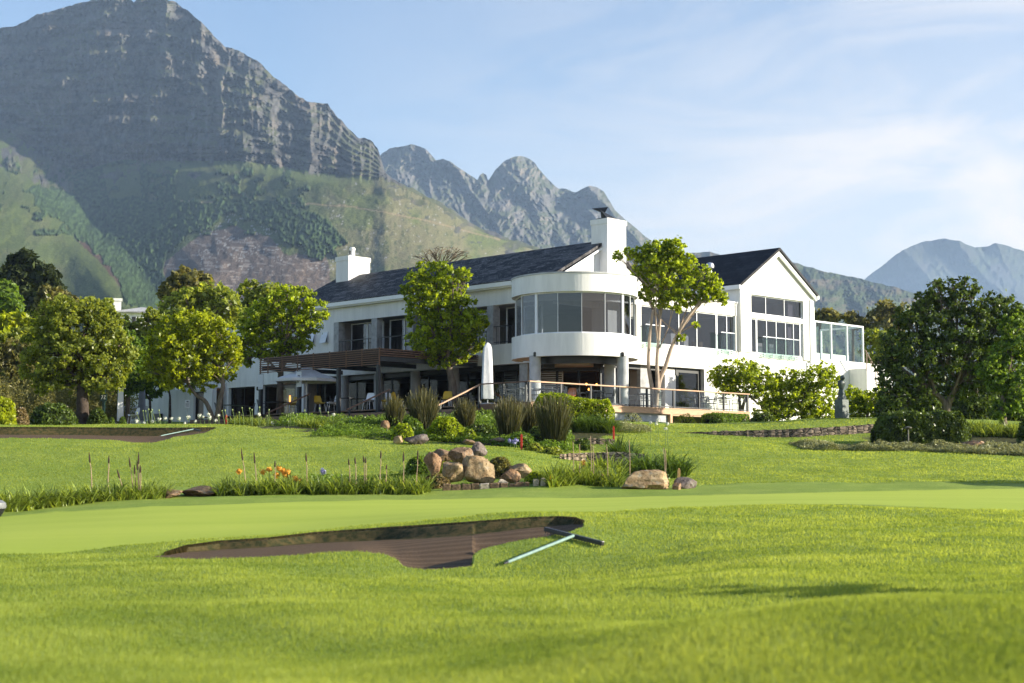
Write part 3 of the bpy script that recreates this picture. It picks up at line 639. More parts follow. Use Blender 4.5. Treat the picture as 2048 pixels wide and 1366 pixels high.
# chimneys
def chimney(a0, a1, t0, t1, z0, z1):
    c = MB(); c.box(a0, a1, t0, t1, z0, z1 - .28); c.box(a0 - .04, a1 + .04, t0 - .04, t1 + .04, z1 - .28, z1); return c.build('chimney', M['plaster'], H)
c1 = chimney(3.5, 5.03, .82, 1.98, 5.8, 13.62); c2 = chimney(3.0, 4.75, 22.15, 23.4, 9.5, 13.66)
cw = MB(); cw.prism([(3.75, .9, 13.62), (3.9, 1.55, 13.62), (3.7, 1.35, 13.95)], (.35, -.05, 0))
cw.poly([(3.65, .95, 13.64), (4.5, .95, 13.66), (3.55, 1.35, 14.12)]); cw.poly([(3.65, .95, 13.64), (3.55, 1.35, 14.12), (3.9, 1.6, 13.66)]); cw.poly([(4.5, .95, 13.66), (3.9, 1.6, 13.66), (3.55, 1.35, 14.12)])
cw.poly([(3.45, 1.9, 14.25), (4.0, 1.2, 14.32), (3.72, 1.3, 13.95)]); cw.poly([(3.45, 1.9, 14.25), (3.72, 1.3, 13.95), (3.5, 1.45, 14.1)]); cw.poly([(4.0, 1.2, 14.32), (3.45, 1.9, 14.25), (3.9, 1.35, 14.0)])
cw.box(3.55, 4.5, .9, 1.7, 13.622, 13.68); cw.build('chimney_cowl', M['black'], c1)
fl = MB(); fl.lathe([(.17, 13.66), (.17, 14.15), (.2, 14.15), (.2, 14.22), (.13, 14.3)], 14, (3.75, 22.7, 0)); fo = fl.build('chimney_pot', M['plaster'], c2, smooth=True, auto=.6)
MB().box(3.56, 3.6, 22.63, 22.77, 13.85, 14.08).build('flue_slot', M['black'], fo)
vt = MB(); vt.lathe([(.13, 11.3), (.13, 12.05), (.24, 12.1), (.27, 12.25), (.2, 12.4), (.05, 12.46)], 16, (14.7, 2.6, 0)); vt.build('roof_vent', M['galv'], H, smooth=True, auto=.7)
# wall lights
for p in ((toloc(1.15, 76.78), 5.84), (toloc(5.5, 76.85), 5.84), ((-.12, 27.3), 5.3), ((-.12, 19.3), 5.3), ((-.14, 30.6), 9.2)):
    MB().lathe([(.07, 0), (.09, .05), (.09, .2), (.03, .24)], 10, (*p[0], p[1] - .1)).build('wall_light', M['black'], H, smooth=True, auto=.6)
# roof terrace with glass windbreak, and the stair down from it
PB('terrace_slab', 'plaster', [(21.3, 29.6, .28, 6, 6.6, 6.9), (28.6, 30.5, 0, 6, 2.2, 6.6), (26.6, 30.4, 3.2, 3.5, 6.9, 7.75), (22.4, 26.6, 5.4, 5.7, 6.9, 7.35)])
ws = MB()
for a in (21.74, 23.5, 25.28, 27.1): ws.box(a - .05, a + .05, -.02, .1, 6.9, 9.2)
ws.box(21.69, 27.15, -.03, .11, 9.2, 9.3); ws.box(21.69, 27.15, -.025, .105, 6.9, 6.96)
for a in (27.1,): ws.box(a - .04, a + .04, .11, 3.2, 9.2, 9.3); ws.box(a - .05, a + .05, 3.1, 3.2, 6.9, 9.2)
ws.box(22.2, 27.0, 5.0, 5.06, 8.62, 8.7); ws.box(22.2, 27.0, 5.0, 5.06, 8.9, 8.97)
wo_ = ws.build('windbreak', M['alu'], H)
MB().poly([(21.74, .04, 6.95), (27.1, .04, 6.95), (27.1, .04, 9.22), (21.74, .04, 9.22)]).build('pane', M['green_glass'], wo_)
ru = MB(); ru.bar((22.5, 4.6, 7.9), (26.5, 4.6, 7.9), .04)
for k in range(6): ru.bar((22.5 + k * .8, 4.6, 6.9), (22.5 + k * .8, 4.6, 7.9), .03)
ru.build('terrace_rail', M['galv'], H)
st = MB()
for k in range(14): st.box(25.4 + k * .26, 25.66 + k * .26, -1.3, -.03, 2.3, 6.75 - (k + 1) * .28)
sto = st.build('staircase', M['plaster'], H)
hr = MB(); hr.bar((25.3, -1.28, 7.6), (29.1, -1.28, 3.9), .06, .05)
for k in range(8): a = 25.4 + k * .5; z = 6.75 - (a - 25.3) * .97; hr.bar((a, -1.28, z - .35), (a, -1.28, z + .78), .035); hr.bar((a + .12, -1.28, z - .45), (a + .12, -1.28, z + .66), .02)
hr.bar((29.1, -1.28, 2.7), (29.1, -1.28, 3.95), .07); hr.build('handrail', mat('brown_rail', (.16, .10, .07), .5), sto)
# single storey block at the far left
lb = MB(); lb.box(-.5, .0, 36.2, 42, 2.6, 6.0); lb.box(0, 5, 31.25, 42, 5.6, 6.0); lb.box(-.9, -.55, 33.4, 36.2, 2.6, 5.5); lb.box(-.9, -.55, 31.25, 32.2, 2.6, 5.5); lb.box(-.88, -.55, 32.2, 33.4, 2.6, 3.4); lb.box(-.88, -.55, 32.2, 33.4, 5.3, 5.5); lb.box(-.55, 3, 31.3, 36.2, 5.5, 5.62); lb.box(.0, 5, 41.7, 42, 2.6, 5.6); lb.box(-.55, 0, 36.0, 36.2, 2.6, 5.5)
lb.box(2.5, 2.7, 31.3, 41.7, 2.6, 5.5)
lb.build('side_block_wall', M['plaster'], H)
window('B', -.72, 32.2, 33.4, 3.4, 5.3, [], fm='black', gm='dark_glass', fw=.1)
PB('flower_box', 'black', [(-.75, -.5, 37.7, 38.5, 3.55, 4.0)])
# ---------------------------------------------------------------- timber terrace, balustrades, pergola
M['deck'] = mat('weathered_deck_timber', (.30, .19, .12), .7, .25, 3, .004, 30, stretch=(.5, 6, 1))
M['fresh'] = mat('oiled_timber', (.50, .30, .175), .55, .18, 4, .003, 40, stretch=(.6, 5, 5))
M['brown_and_shaded'] = mat('brown_and_shaded_timber', (.17, .092, .055), .6, .3, 5, .003, 40, stretch=(.6, 5, 5))  # brown of the screen, also the rail timber with its shade in the colour
M['alloy'] = mat('brushed_alloy', (.13, .135, .14), .55, .12, 6, metal=.3)
M['steel'] = mat('charcoal_steel', (.022, .025, .03), .42, .15, 5, spec=.5)
M['rail_glass'] = glassmat('balustrade_glass', (.86, .90, .89), 1.45, 0)
R45 = math.radians(45)
def planks(m0, name, axis, step, gap=.02):
    m, nt, N, L = newmat(name)
    tcn = N.new('ShaderNodeTexCoord'); sp = N.new('ShaderNodeSeparateXYZ'); L.new(tcn.outputs['Object'], sp.inputs[0])
    dv = N.new('ShaderNodeMath'); dv.operation = 'DIVIDE'; L.new(sp.outputs[axis], dv.inputs[0]); dv.inputs[1].default_value = step
    fr = N.new('ShaderNodeMath'); fr.operation = 'FRACT'; L.new(dv.outputs[0], fr.inputs[0])
    fl = N.new('ShaderNodeMath'); fl.operation = 'FLOOR'; L.new(dv.outputs[0], fl.inputs[0])
    wn = N.new('ShaderNodeTexWhiteNoise'); wn.noise_dimensions = '1D'; L.new(fl.outputs[0], wn.inputs['W'])
    c = mix(nt, wn.outputs['Value'], tuple(x * .72 for x in m0), tuple(x * 1.2 for x in m0))
    c = mix(nt, ramp(nt, noise(nt, 5, 5, .6), [(.35, .35), (.6, 0)]), c, tuple(x * .5 for x in m0))
    c = mix(nt, ramp(nt, fr.outputs[0], [(0, 1), (gap / step, 1), (gap / step + .02, 0)]), c, (.01, .008, .006))
    b = N.new('ShaderNodeBsdfPrincipled'); L.new(c, b.inputs['Base Color']); b.inputs['Roughness'].default_value = .65
    o = N.new('ShaderNodeOutputMaterial'); L.new(b.outputs[0], o.inputs[0]); return m
M['step'] = planks((.27, .16, .10), 'step_boards', 2, .17)
M['floorb'] = planks((.30, .19, .12), 'deck_boards', 1, .14)
A0, T0, A1, DZ = -6.84, -3.49, 10.1, 3.25
dk = empty('timber_deck', (CX, CY, 0), R45, 'raised timber terrace with pale edge boards wrapping round the clubhouse corner', 'terrace')
def PD(name, m, boxes, root=dk):
    b = MB()
    for x in boxes: b.box(*x)
    return b.build(name, M[m] if isinstance(m, str) else m, root)
PD('deck_floor', 'floorb', [(A0, A1, T0, .0, DZ - .06, DZ), (A0, 1.3, .0, 24, DZ - .06, DZ)])
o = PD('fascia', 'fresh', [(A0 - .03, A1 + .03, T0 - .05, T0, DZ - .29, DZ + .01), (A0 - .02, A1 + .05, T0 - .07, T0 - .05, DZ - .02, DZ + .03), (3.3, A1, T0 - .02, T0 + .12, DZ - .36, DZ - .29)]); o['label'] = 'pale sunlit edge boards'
PD('fascia', 'brown_and_shaded', [(A0 - .05, A0, T0, -.11, DZ - .3, DZ + .01)])  # side edge boards take the shaded copy of the timber
PD('foundation_wall', 'concrete', [(-5.5, 3.3, T0 + .12, T0 + .4, 1.6, DZ - .29), (A0 + .6, 9.9, -1.9, -1.6, 1.4, DZ - .07)])
for a in (3.42, 10.02): PD('post', 'fresh', [(a - .09, a + .09, T0 - .06, T0 + .12, 1.9, DZ - .29)])
for k in range(6):
    PD('step', 'step', [(A0 - .46 * (k + 1), A0 - .46 * k, -.11, 24, 1.2, DZ - .17 * (k + 1))])
bl = empty('deck_balustrade', (CX, CY, 0), R45, 'glass balustrade with sunlit timber handrail and dark posts along the deck front', 'railing')
NP = 9; sp_ = (A1 - .06 - A0) / (NP - 1)
for k in range(NP):
    a = A0 + sp_ * k; w = .065 if k in (0, NP - 1) else .042
    MB().box(a - w, a + w, T0 + .0, T0 + .09, DZ + .012, DZ + .95).build('post', M['steel'], bl)
    if k < NP - 1: MB().poly([(a + w, T0 + .045, DZ + .12), (a + sp_ - w, T0 + .045, DZ + .12), (a + sp_ - w, T0 + .045, DZ + .93), (a + w, T0 + .045, DZ + .93)]).build('glass_panel', M['rail_glass'], bl)
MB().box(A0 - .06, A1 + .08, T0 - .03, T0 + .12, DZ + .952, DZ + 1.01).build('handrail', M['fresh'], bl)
MB().box(A0, A1 - .06, T0 + .02, T0 + .07, DZ + .07, DZ + .12).build('bottom_rail', M['steel'], bl)
b2 = empty('side_balustrade', (CX, CY, 0), R45, 'short glass balustrade in shade beside the closed white parasol', 'railing')
for t in (T0 + .3, -1.7, -.11): MB().box(A0 - .03, A0 + .05, t - .04, t + .04, DZ + .012, DZ + .95).build('post', M['steel'], b2)
for t0, t1 in ((T0 + .34, -1.74), (-1.66, -.15)): MB().poly([(A0 + .01, t0, DZ + .1), (A0 + .01, t1, DZ + .1), (A0 + .01, t1, DZ + .93), (A0 + .01, t0, DZ + .93)]).build('glass_panel', M['rail_glass'], b2)
MB().box(A0 - .06, A0 + .08, T0 + .13, -.07, DZ + .952, DZ + 1.005).build('handrail', M['brown_and_shaded'], b2)  # rail timber coloured darker for its shade side
for i, (t, lab) in enumerate(((-.11, 'sunlit sloping timber stair handrail descending from the glass balustrade'), (6.6, 'brown sloping stair handrail beside the white chair and the grass tussocks'), (13.29, 'brown sloping stair handrail behind the white flowers under the pergola'))):
    h = empty('stair_handrail', (CX, CY, 0), R45, lab, 'handrail', 'sloping handrails on the terrace steps')
    b = MB(); b.bar((A0 + .05, t, DZ + .98), (A0 - 2.75, t, DZ - .13), .09, .06); b.build('rail', M['fresh' if i == 0 else 'brown_and_shaded'], h)  # light copy on the sunlit rail, darker copy on the shaded ones
    MB().box(A0 - .1, A0 - .02, t - .04, t + .04, DZ - .17, DZ + .9).build('post', M['steel'], h)
    MB().box(A0 - 2.62, A0 - 2.54, t - .04, t + .04, DZ - 1.6, DZ - .1).build('post', M['steel'], h)
pg = empty('pergola', (CX, CY, 0), R45, 'pergola with dark steel posts and a brown slatted timber screen', 'pergola')
PA = -7.0; PT = (7.25, 10.5, 13.9, 17.43)
for t in PT: MB().box(PA - .09, PA + .09, t - .09, t + .09, 2.2, 5.5).build('post', M['steel'], pg)
sc = MB()
for k in range(8):
    z = 5.54 + k * .112
    sc.box(PA - .06, PA - .02, PT[0] - .1, PT[3] + .1, z, z + .05); sc.box(PA - .02, .4, PT[0] - .10, PT[0] - .06, z, z + .05) if k > 3 else None
for t in (7.2, 8.6, 9.9, 11.3, 12.7, 14.1, 15.5, 16.8, 17.5): sc.box(PA - .019, PA + .03, t - .03, t + .03, 5.5, 6.42)
sc.build('slat_screen', M['brown_and_shaded'], pg)
for t in PT: MB().box(PA + .095, 1.0 if t < 8 else -1.2 - .8 * ((t * 7) % 1), t - .06, t + .06, 5.72, 5.95).build('beam', M['steel'], pg)
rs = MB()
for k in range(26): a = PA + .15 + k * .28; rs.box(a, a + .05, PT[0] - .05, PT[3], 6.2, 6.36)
rs.build('roof_slats', mat('shaded_slat', (.05, .03, .02), .7, .2, 5), pg)  # coloured darker than the screen so its gaps read as shade
def pxloc(px, Y): x = ray(px, 800)[0] * Y; return toloc(x, Y)
# posters fixed to two of the posts
M['paper'] = mat('white_board', (.72, .73, .74), .5, .05, 6); M['ink'] = mat('dark_print', (.08, .09, .11), .6, .1, 6)
def poster(t, lab, marks):
    r = empty('poster', loc(PA - .10, t + .02, 5.05), R45, lab, 'notice', 'white boards on the pergola posts')
    MB().box(-.02, .0, -.22, .22, -.42, .42).build('board', M['paper'], r)
    p = MB()
    for (y0, y1, z0, z1) in marks: p.box(-.024, -.02, y0, y1, z0, z1)
    p.build('print', M['ink'], r)
poster(17.3, 'plain white vertical board with a few pale lines on the left pergola post', [(-.15, .15, -.34, -.33)])
poster(13.78, 'white vertical board with a dark emblem on the pergola post before the open parasol', [(-.08, .1, .05, .22), (-.12, -.04, -.1, .1), (.02, .12, -.2, -.02)])
# ---------------------------------------------------------------- parasols
M['canvas'] = mat('white_canvas', (.74, .74, .75), .85, .05, 4, .01, 10, .1); M['greycanvas'] = mat('grey_canvas', (.22, .24, .29), .85, .1, 4, .01, 10, .1)
def closed_parasol(x, y, z, h, w, m, lab, sides=4, rz=.5, grp=None):
    r = empty('closed_parasol', (x, y, z), rz, lab, 'parasol', grp)
    MB().lathe([(.42, .005), (.42, .05), (.36, .08), (.1, .09)], 20).build('base', M['greywall'], r, smooth=True, auto=.5)
    MB().lathe([(.03, .09), (.03, h * .3)], 10).build('pole', M['galv'], r, smooth=True, auto=.6)
    prof = [(w, .28), (w * 1.04, .5), (w * .96, h * .4), (w * .86, h * .65), (w * .72, h * .9), (w * .5, h * .965), (.03, h)]
    c = MB(); n = sides * 6; base = 0; vs = []; fs = []
    for i, (rad, zz) in enumerate(prof):
        for k in range(n):
            th = 2 * math.pi * k / n; sq = 1 / max(abs(math.cos(th)), abs(math.sin(th))) ** .7
            rr = rad * sq * (1 + .05 * math.sin(5 * th + i * .7)); vs.append((rr * math.cos(th), rr * math.sin(th), zz))
    for i in range(len(prof) - 1):
        for k in range(n): k2 = (k + 1) % n; fs.append((i * n + k, i * n + k2, (i + 1) * n + k2, (i + 1) * n + k))
    c._add(vs, fs); c.build('canopy', m, r, smooth=True, auto=.8)
    return r
p = at(975, 800, 74.6); closed_parasol(p.x, p.y, DZ, 3.0, .27, M['canvas'], 'tall white closed parasol on the deck behind the glass balustrade', rz=.2)
p = on_ground(239, 80); closed_parasol(p.x, p.y, p.z - .1, 2.75, .155, M['canvas'], 'slender pale closed parasol with pointed tip beside the green sign post', rz=.3)
p = on_ground(282, 88); closed_parasol(p.x, p.y, p.z, 2.3, .21, M['greycanvas'], 'dark grey closed parasol against the shaded white side wall', rz=.1)
p = Vector((ray(613, 760)[0] * 85.5, 85.5, DZ))
r = empty('open_parasol', p, .45, 'large open white parasol under the slatted pergola', 'parasol')
MB().lathe([(.4, .005), (.4, .06), (.1, .09)], 18).build('base', M['greywall'], r); MB().lathe([(.03, .09), (.03, 2.5)], 10).build('pole', M['galv'], r)
c = MB(); n = 8; R_ = 1.78
ring0 = [(R_ * math.cos(k * math.pi / 4), R_ * math.sin(k * math.pi / 4), 1.88) for k in range(8)]; ring1 = [(.3 * math.cos(k * math.pi / 4), .3 * math.sin(k * math.pi / 4), 2.47) for k in range(8)]
mid = [(R_ * .5 * math.cos(k * math.pi / 4), R_ * .5 * math.sin(k * math.pi / 4), 2.2) for k in range(8)]; low = [(x, y, z - .16) for x, y, z in ring0]
c._add(ring1 + mid + ring0 + low + [(0, 0, 2.56)], [(k, (k + 1) % 8, 32) for k in range(8)] + [(i * 8 + k, (i + 1) * 8 + k, (i + 1) * 8 + (k + 1) % 8, i * 8 + (k + 1) % 8) for i in range(3) for k in range(8)])
c.build('canopy', M['canvas'], r)
rb = MB()
for k in range(8): rb.bar((.05 * math.cos(k * math.pi / 4), .05 * math.sin(k * math.pi / 4), 2.42), (ring0[k][0] * .97, ring0[k][1] * .97, 1.85), .02)
rb.build('rib', M['alu'], r)
# ---------------------------------------------------------------- chairs and tables
M['yellow'] = mat('mustard_plastic', (.52, .33, .02), .5, .06, 5); M['wplastic'] = mat('white_plastic', (.74, .75, .77), .45, .04, 5); M['orange'] = mat('orange_plastic', (.55, .17, .05), .5, .05, 5)
def shell_chair(m, lab, x, y, z, rz, grp):
    r = empty('shell_chair', (x, y, z), rz, lab, 'chair', grp)
    vs = []; fs = []
    prof = [(.24, .43), (.20, .42), (.0, .40), (-.18, .42), (-.235, .52), (-.27, .68), (-.30, .82), (-.31, .86)]
    wid = [.21, .23, .25, .25, .25, .24, .21, .15]
    for s_ in (0, .02):
        for (y0, z0), w in zip(prof, wid):
            for f in (-1, -.6, 0, .6, 1): vs.append((f * w, y0 + (.05 * f * f if z0 > .46 else 0), z0 + (.09 * f ** 4 if z0 < .5 else 0) + s_))
    for L_ in (0, 40):
        for i in range(7):
            for k in range(4): q = L_ + i * 5 + k; fs.append((q, q + 1, q + 6, q + 5))
    b = MB(); b._add(vs, fs); b.build('shell', M[m], r, smooth=True)
    for sx in (-1, 1):
        for sy in (.2, -.17): MB().tube([(sx * .17, sy, .41), (sx * .22, sy * 1.25, .0)], [.016, .011], 7).build('leg', M['wplastic'], r)
    return r
G1_ = 'plastic shell chairs on the shaded terrace'
for (px, Y, m, rz, lab) in ((583, 84.6, 'yellow', 2.2, 'mustard yellow chair closest to the open parasol pole'), (640, 83.4, 'yellow', -2.4, 'mustard yellow chair turned sideways beside a white chair under the pergola'), (773, 80.6, 'yellow', 2.6, 'mustard yellow chair half hidden behind the sloping brown handrail'), (796, 79.6, 'yellow', -1.9, 'mustard yellow chair partly behind the tall brown grass'), (893, 78.6, 'yellow', 2.9, 'mustard yellow chair by the tree trunk on the terrace'),
        (664, 83.2, 'wplastic', 2.0, 'white chair beside the mustard chair under the pergola'), (737, 80.4, 'wplastic', 2.7, 'white chair standing clear behind the sloping handrail'), (783, 80.2, 'wplastic', -2.2, 'white chair leaning close to a yellow chair behind the grass')):
    x, y = ray(px, 800)[0] * Y, Y
    shell_chair(m, lab, x, y, DZ, rz, G1_)
p = on_ground(266, 79.5); shell_chair('wplastic', 'lone white chair at the far left beside the white flowers', p.x, p.y, p.z, 2.2, G1_)
def metal_chair(x, y, z, rz, lab, grp, m='alloy'):
    r = empty('metal_armchair', (x, y, z), rz, lab, 'chair', grp)
    s = MB()
    for k in range(6): s.box(-.22, .22, -.21 + k * .074, -.16 + k * .074, .43, .45)
    s.build('seat', M[m], r)
    b = MB()
    for k in range(5): b.bar((-.21, -.235 - k * .014, .55 + k * .07), (.21, -.235 - k * .014, .55 + k * .07), .012, .045)
    b.build('backrest', M[m], r)
    for sx in (-1, 1):
        MB().tube([(sx * .24, .22, 0), (sx * .24, .2, .64), (sx * .24, -.22, .66)], .014, 6).build('arm', M[m], r)
        MB().tube([(sx * .225, -.26, 0), (sx * .225, -.2, .44), (sx * .22, -.31, .88)], .014, 6).build('leg', M[m], r)
    return r
def table(x, y, z, rz, lab, grp, m='alloy', w=.75, l=.75):
    r = empty('cafe_table', (x, y, z), rz, lab, 'table', grp)
    MB().box(-l / 2, l / 2, -w / 2, w / 2, .71, .74).build('table_top', M[m], r)
    MB().lathe([(.24, 0), (.24, .02), (.04, .04), (.03, .7), (.14, .71)], 16).build('pedestal', M['steel' if m != 'alloy' else m], r, smooth=True, auto=.5)
GT, GC = 'tables on the sunlit deck', 'metal armchairs on the sunlit deck'
spots = [(1046, 73.6, 'behind the shaded side balustrade'), (1093, 74.2, 'by the corner post of the balustrade'), (1192, 76.6, 'between the two bay columns'), (1287, 79.2, 'left of the pale multi-stemmed tree'), (1398, 82.6, 'before the green tinted window'), (1446, 83.4, 'at the far right end of the deck')]
for i, (px, Y, wh) in enumerate(spots):
    x, y = ray(px, 800)[0] * Y, Y
    table(x, y, DZ, .8, 'square metal cafe table standing ' + wh, GT, 'alloy' if i < 4 else 'steel', .7, 1.1 if i in (1, 4) else .7)
    for j, (dx, dy, rz, side) in enumerate(((-.62, -.25, -1.35, 'on the left of'), (.66, .2, 1.75, 'on the right of'), (.15, .68, 3.3, 'behind'))):
        metal_chair(x + dx, y + dy, DZ, rz, f'metal armchair {side} the table {wh}', GC, 'alloy' if i < 4 else 'steel')
x, y = ray(1140, 800)[0] * 75.6, 75.6; shell_chair('orange', 'single orange chair on the deck behind the hedge', x, y, DZ, 2.6, 'chairs on the sunlit deck')
GD = 'dark tables in the shade of the pergola'
for px, Y, wh in ((470, 92, 'outside the left dark windows'), (556, 87.8, 'left of the open parasol pole'), (703, 83.6, 'between two round columns'), (916, 80.5, 'beside the tree trunk')):
    x, y = ray(px, 800)[0] * Y, Y
    table(x, y, DZ, .8, 'dark cafe table standing ' + wh, GD, 'steel', .8, 1.4)
    for dx, dy, rz, side in ((-.85, -.1, -1.57, 'on the left of'), (.85, .1, 1.57, 'on the right of')): metal_chair(x + dx, y + dy, DZ, rz, f'black chair {side} the dark table {wh}', 'black chairs in the shade', 'steel')
# ---------------------------------------------------------------- signs, statue, lamps, stakes, rakes
M['bronze'] = mat('green_bronze', (.035, .05, .05), .42, .35, 4, .01, 20, .5, col2=(.07, .095, .09)); M['verdigris'] = mat('verdigris_plinth', (.07, .092, .082), .5, .35, 5, .008, 14, .5)
p = on_ground(1685, 73); zt = at(1685, 836, 73).z
S = empty('statue', (p.x, p.y, p.z - .03), math.radians(38), 'dark bronze bust on a rough block above a tall green plinth on the lawn', 'statue')
MB().box(-.235, .235, -.235, .235, 0, .9).build('plinth', M['verdigris'], S, bevel=.015)
rb = MB(); rb.lathe([(.215, .9), (.20, 1.0), (.175, 1.12), (.17, 1.2), (.13, 1.32), (.125, 1.40)], 9); ro = rb.build('rough_block', M['bronze'], S)
vs_ = np.array([v.co for v in ro.data.vertices]); 
for v in ro.data.vertices:
    if v.co.z > .92: v.co.x += random.uniform(-.03, .03); v.co.y += random.uniform(-.03, .03)
fg = MB(); fg.lathe([(.10, 1.38), (.15, 1.46), (.205, 1.60), (.22, 1.70), (.185, 1.78), (.10, 1.82), (.07, 1.86)], 16, (0, 0, 0), 1, .72)
fg.lathe([(.02, 1.80), (.085, 1.83), (.115, 1.90), (.115, 1.97), (.075, 2.04), (.02, 2.06)], 14, (.02, -.05, 0), .85, 1.05)
fg.lathe([(.012, 1.89), (.024, 1.91), (.012, 1.95)], 8, (.02, -.18, 0))
fg.build('figure', M['bronze'], S, smooth=True)
M['lampgreen'] = mat('dull_bronze', (.10, .095, .07), .5, .2, 6)
p = on_ground(1817, 61.5); r = empty('garden_lamp', p, 0, 'slim mushroom shaped path lamp in front of the dark clipped hedge', 'lamp')
MB().lathe([(.05, -.05), (.03, .05), (.028, .78)], 10).build('post', M['lampgreen'], r, smooth=True, auto=.6); MB().lathe([(.05, .74), (.15, .79), (.155, .83), (.03, .87)], 16).build('lamp_head', M['lampgreen'], r, smooth=True, auto=.6)
M['signgreen'] = mat('dark_green_paint', (.012, .035, .032), .4, .15, 4); M['signwhite'] = mat('sign_white', (.55, .58, .58), .5, .05, 5)
p = on_ground(205.5, 76); r = empty('sign_post', (p.x, p.y, p.z - .15), 0, 'dark green post with a small square sign under the big leafy tree', 'sign')
MB().box(-.06, .06, -.06, .06, 0, 2.05).build('post', M['signgreen'], r); MB().box(-.17, .17, -.10, -.06, 1.30, 1.66).build('board', M['signgreen'], r, bevel=.01)
mk = MB()
mk.box(-.11, -.02, -.106, -.1, 1.56, 1.585); mk.bar((-.03, -.103, 1.56), (-.09, -.103, 1.40), .03, .006, (0, 1, 0)); mk.box(.02, .11, -.106, -.1, 1.56, 1.585); mk.bar((.10, -.103, 1.56), (.03, -.103, 1.42), .03, .006, (0, 1, 0)); mk.box(.02, .12, -.106, -.1, 1.395, 1.42)
mk.build('symbol', M['signwhite'], r)
p = on_ground(373.5, 86); r = empty('notice_sign', p, 0, 'small white notice board with thin text lines on a slender pole', 'sign')
MB().box(-.015, .015, -.015, .015, -.1, 1.05).build('pole', M['galv'], r); MB().box(-.14, .14, -.035, -.015, .95, 1.37).build('board', M['paper'], r)
mk = MB()
for k in range(6): mk.box(-.10, .10 - .05 * (k % 3 == 1), -.039, -.035, 1.0 + k * .035, 1.012 + k * .035)
mk.box(-.05, .06, -.039, -.035, 1.25, 1.32); mk.build('print', M['ink'], r)
M['red'] = mat('red_paint', (.55, .035, .02), .5, .15, 8); M['ypaint'] = mat('yellow_paint', (.75, .42, .02), .5, .12, 8); M['rawpost'] = mat('raw_timber', (.48, .29, .12), .75, .25, 8)
def stake(px, Y, h, w, m, lab, lean=0, cat='stake', grp='painted course stakes'):
    p = on_ground(px, Y, -.05); b = MB(); b.bar((0, 0, 0), (lean * h, 0, h), w); b.bar((lean * h, 0, h), (lean * (h + w * .5), 0, h + w * .6), w * .6)
    o = b.build('course_stake' if cat == 'stake' else 'timber_post', M[m], None, bevel=.006); o.location = p; tag(o, lab, cat, grp)
stake(1043, 55, .58, .075, 'red', 'upright red stake beside the big dark grass tussock')
stake(1227.5, 61.5, .66, .075, 'red', 'red stake standing before the bright clipped hedge')
stake(1173, 50.5, .36, .08, 'red', 'short leaning red stake among the dried stalks', -.25)
stake(1166, 50.6, .33, .05, 'ypaint', 'thin yellow stake touching the leaning red one', -.1)
stake(1098, 44.6, .36, .06, 'ypaint', 'small yellow stake by the stone edging at the green', .12)
stake(451.5, 70.5, .5, .07, 'red', 'red stake far left among the white flowers')
stake(1356, 47, .5, .085, 'rawpost', 'short round timber post beside the strap-leaf clump', .04, 'post', None)
M['mint'] = mat('mint_painted_handle', (.19, .29, .26), .55, .2, 9); M['rubber'] = mat('black_plastic', (.014, .014, .017), .38, .2, 8, spec=.5)
def rake(h0, h1, e0, e1, lab, tw=.0):
    P0 = on_ground(h0[0], h0[1], .03); P1 = on_ground(h1[0], h1[1], .07)
    E0 = on_ground(e0[0], e0[1], .06); E1 = on_ground(e1[0], e1[1], .06)
    r = empty('bunker_rake', P1, 0, lab, 'rake', 'rakes left by the sand bunkers')
    f = lambda v: Vector(v) - P1
    MB().tube([f(P0.lerp(P1, .05)), f(P0.lerp(P1, .12)), f(P1)], [.017, .019, .02], 10).build('handle', M['mint'], r, smooth=True, auto=.7)
    MB().tube([f(P0), f(P0.lerp(P1, .06))], [.010, .016], 10).build('handle_tip', M['rubber'], r, smooth=True, auto=.7)
    MB().bar(f(E0), f(E1), .05, .055).build('head', M['rubber'], r, bevel=.006)
    t = MB(); n = 22
    fw = (P0 - P1); fw.z = 0; fw.normalize()
    for k in range(n):
        q = f(E0.lerp(E1, (k + .5) / n)); t.tube([q + fw * .02 - Vector((0, 0, .02)), q + fw * .035 - Vector((0, 0, .085))], [.006, .003], 5)
    t.build('teeth', M['rubber'], r)
rake((1008, 18.1), (1146, 19.45), (1090, 19.95), (1205, 19.1), 'mint handled rake with black toothed head lying on the near bunker bank')
rake((318, 59.6), (386, 61.3), (382, 61.6), (401, 60.8), 'small pale handled rake at the edge of the far bunker')
p = on_ground(-12, 36.5); r = empty('tee_marker', p, 0, 'dark rounded marker with grey cap at the left edge of the green', 'marker')
MB().lathe([(.12, -.02), (.2, .02), (.28, .16), (.29, .2)], 24).build('base', M['rubber'], r, smooth=True, auto=.6); MB().lathe([(.30, .2), (.315, .24), (.30, .33), (.22, .39), (.05, .42)], 24).build('cap', mat('grey_cap', (.17, .175, .18), .45, .1, 6), r, smooth=True, auto=.6)
# ---------------------------------------------------------------- mountains
def mount_mat(name, bump=6.0, sc=.05):
    m, nt, N, L = newmat(name)
    at_ = N.new('ShaderNodeAttribute'); at_.attribute_name = 'Col'
    n1_ = noise(nt, sc, 6, .65); n2_ = noise(nt, sc * 5, 4, .7)
    c = mix(nt, 1.0, at_.outputs['Color'], ramp(nt, n2_, [(.3, .62), (.7, 1.38)]), 'MULTIPLY')
    b = N.new('ShaderNodeBsdfPrincipled'); L.new(c, b.inputs['Base Color']); b.inputs['Roughness'].default_value = .9; b.inputs['Specular IOR Level'].default_value = .05
    bp_ = N.new('ShaderNodeBump'); bp_.inputs['Distance'].default_value = bump; L.new(mix(nt, .5, n1_, n2_), bp_.inputs['Height']); L.new(bp_.outputs[0], b.inputs['Normal'])
    o = N.new('ShaderNodeOutputMaterial'); L.new(b.outputs[0], o.inputs[0]); return m
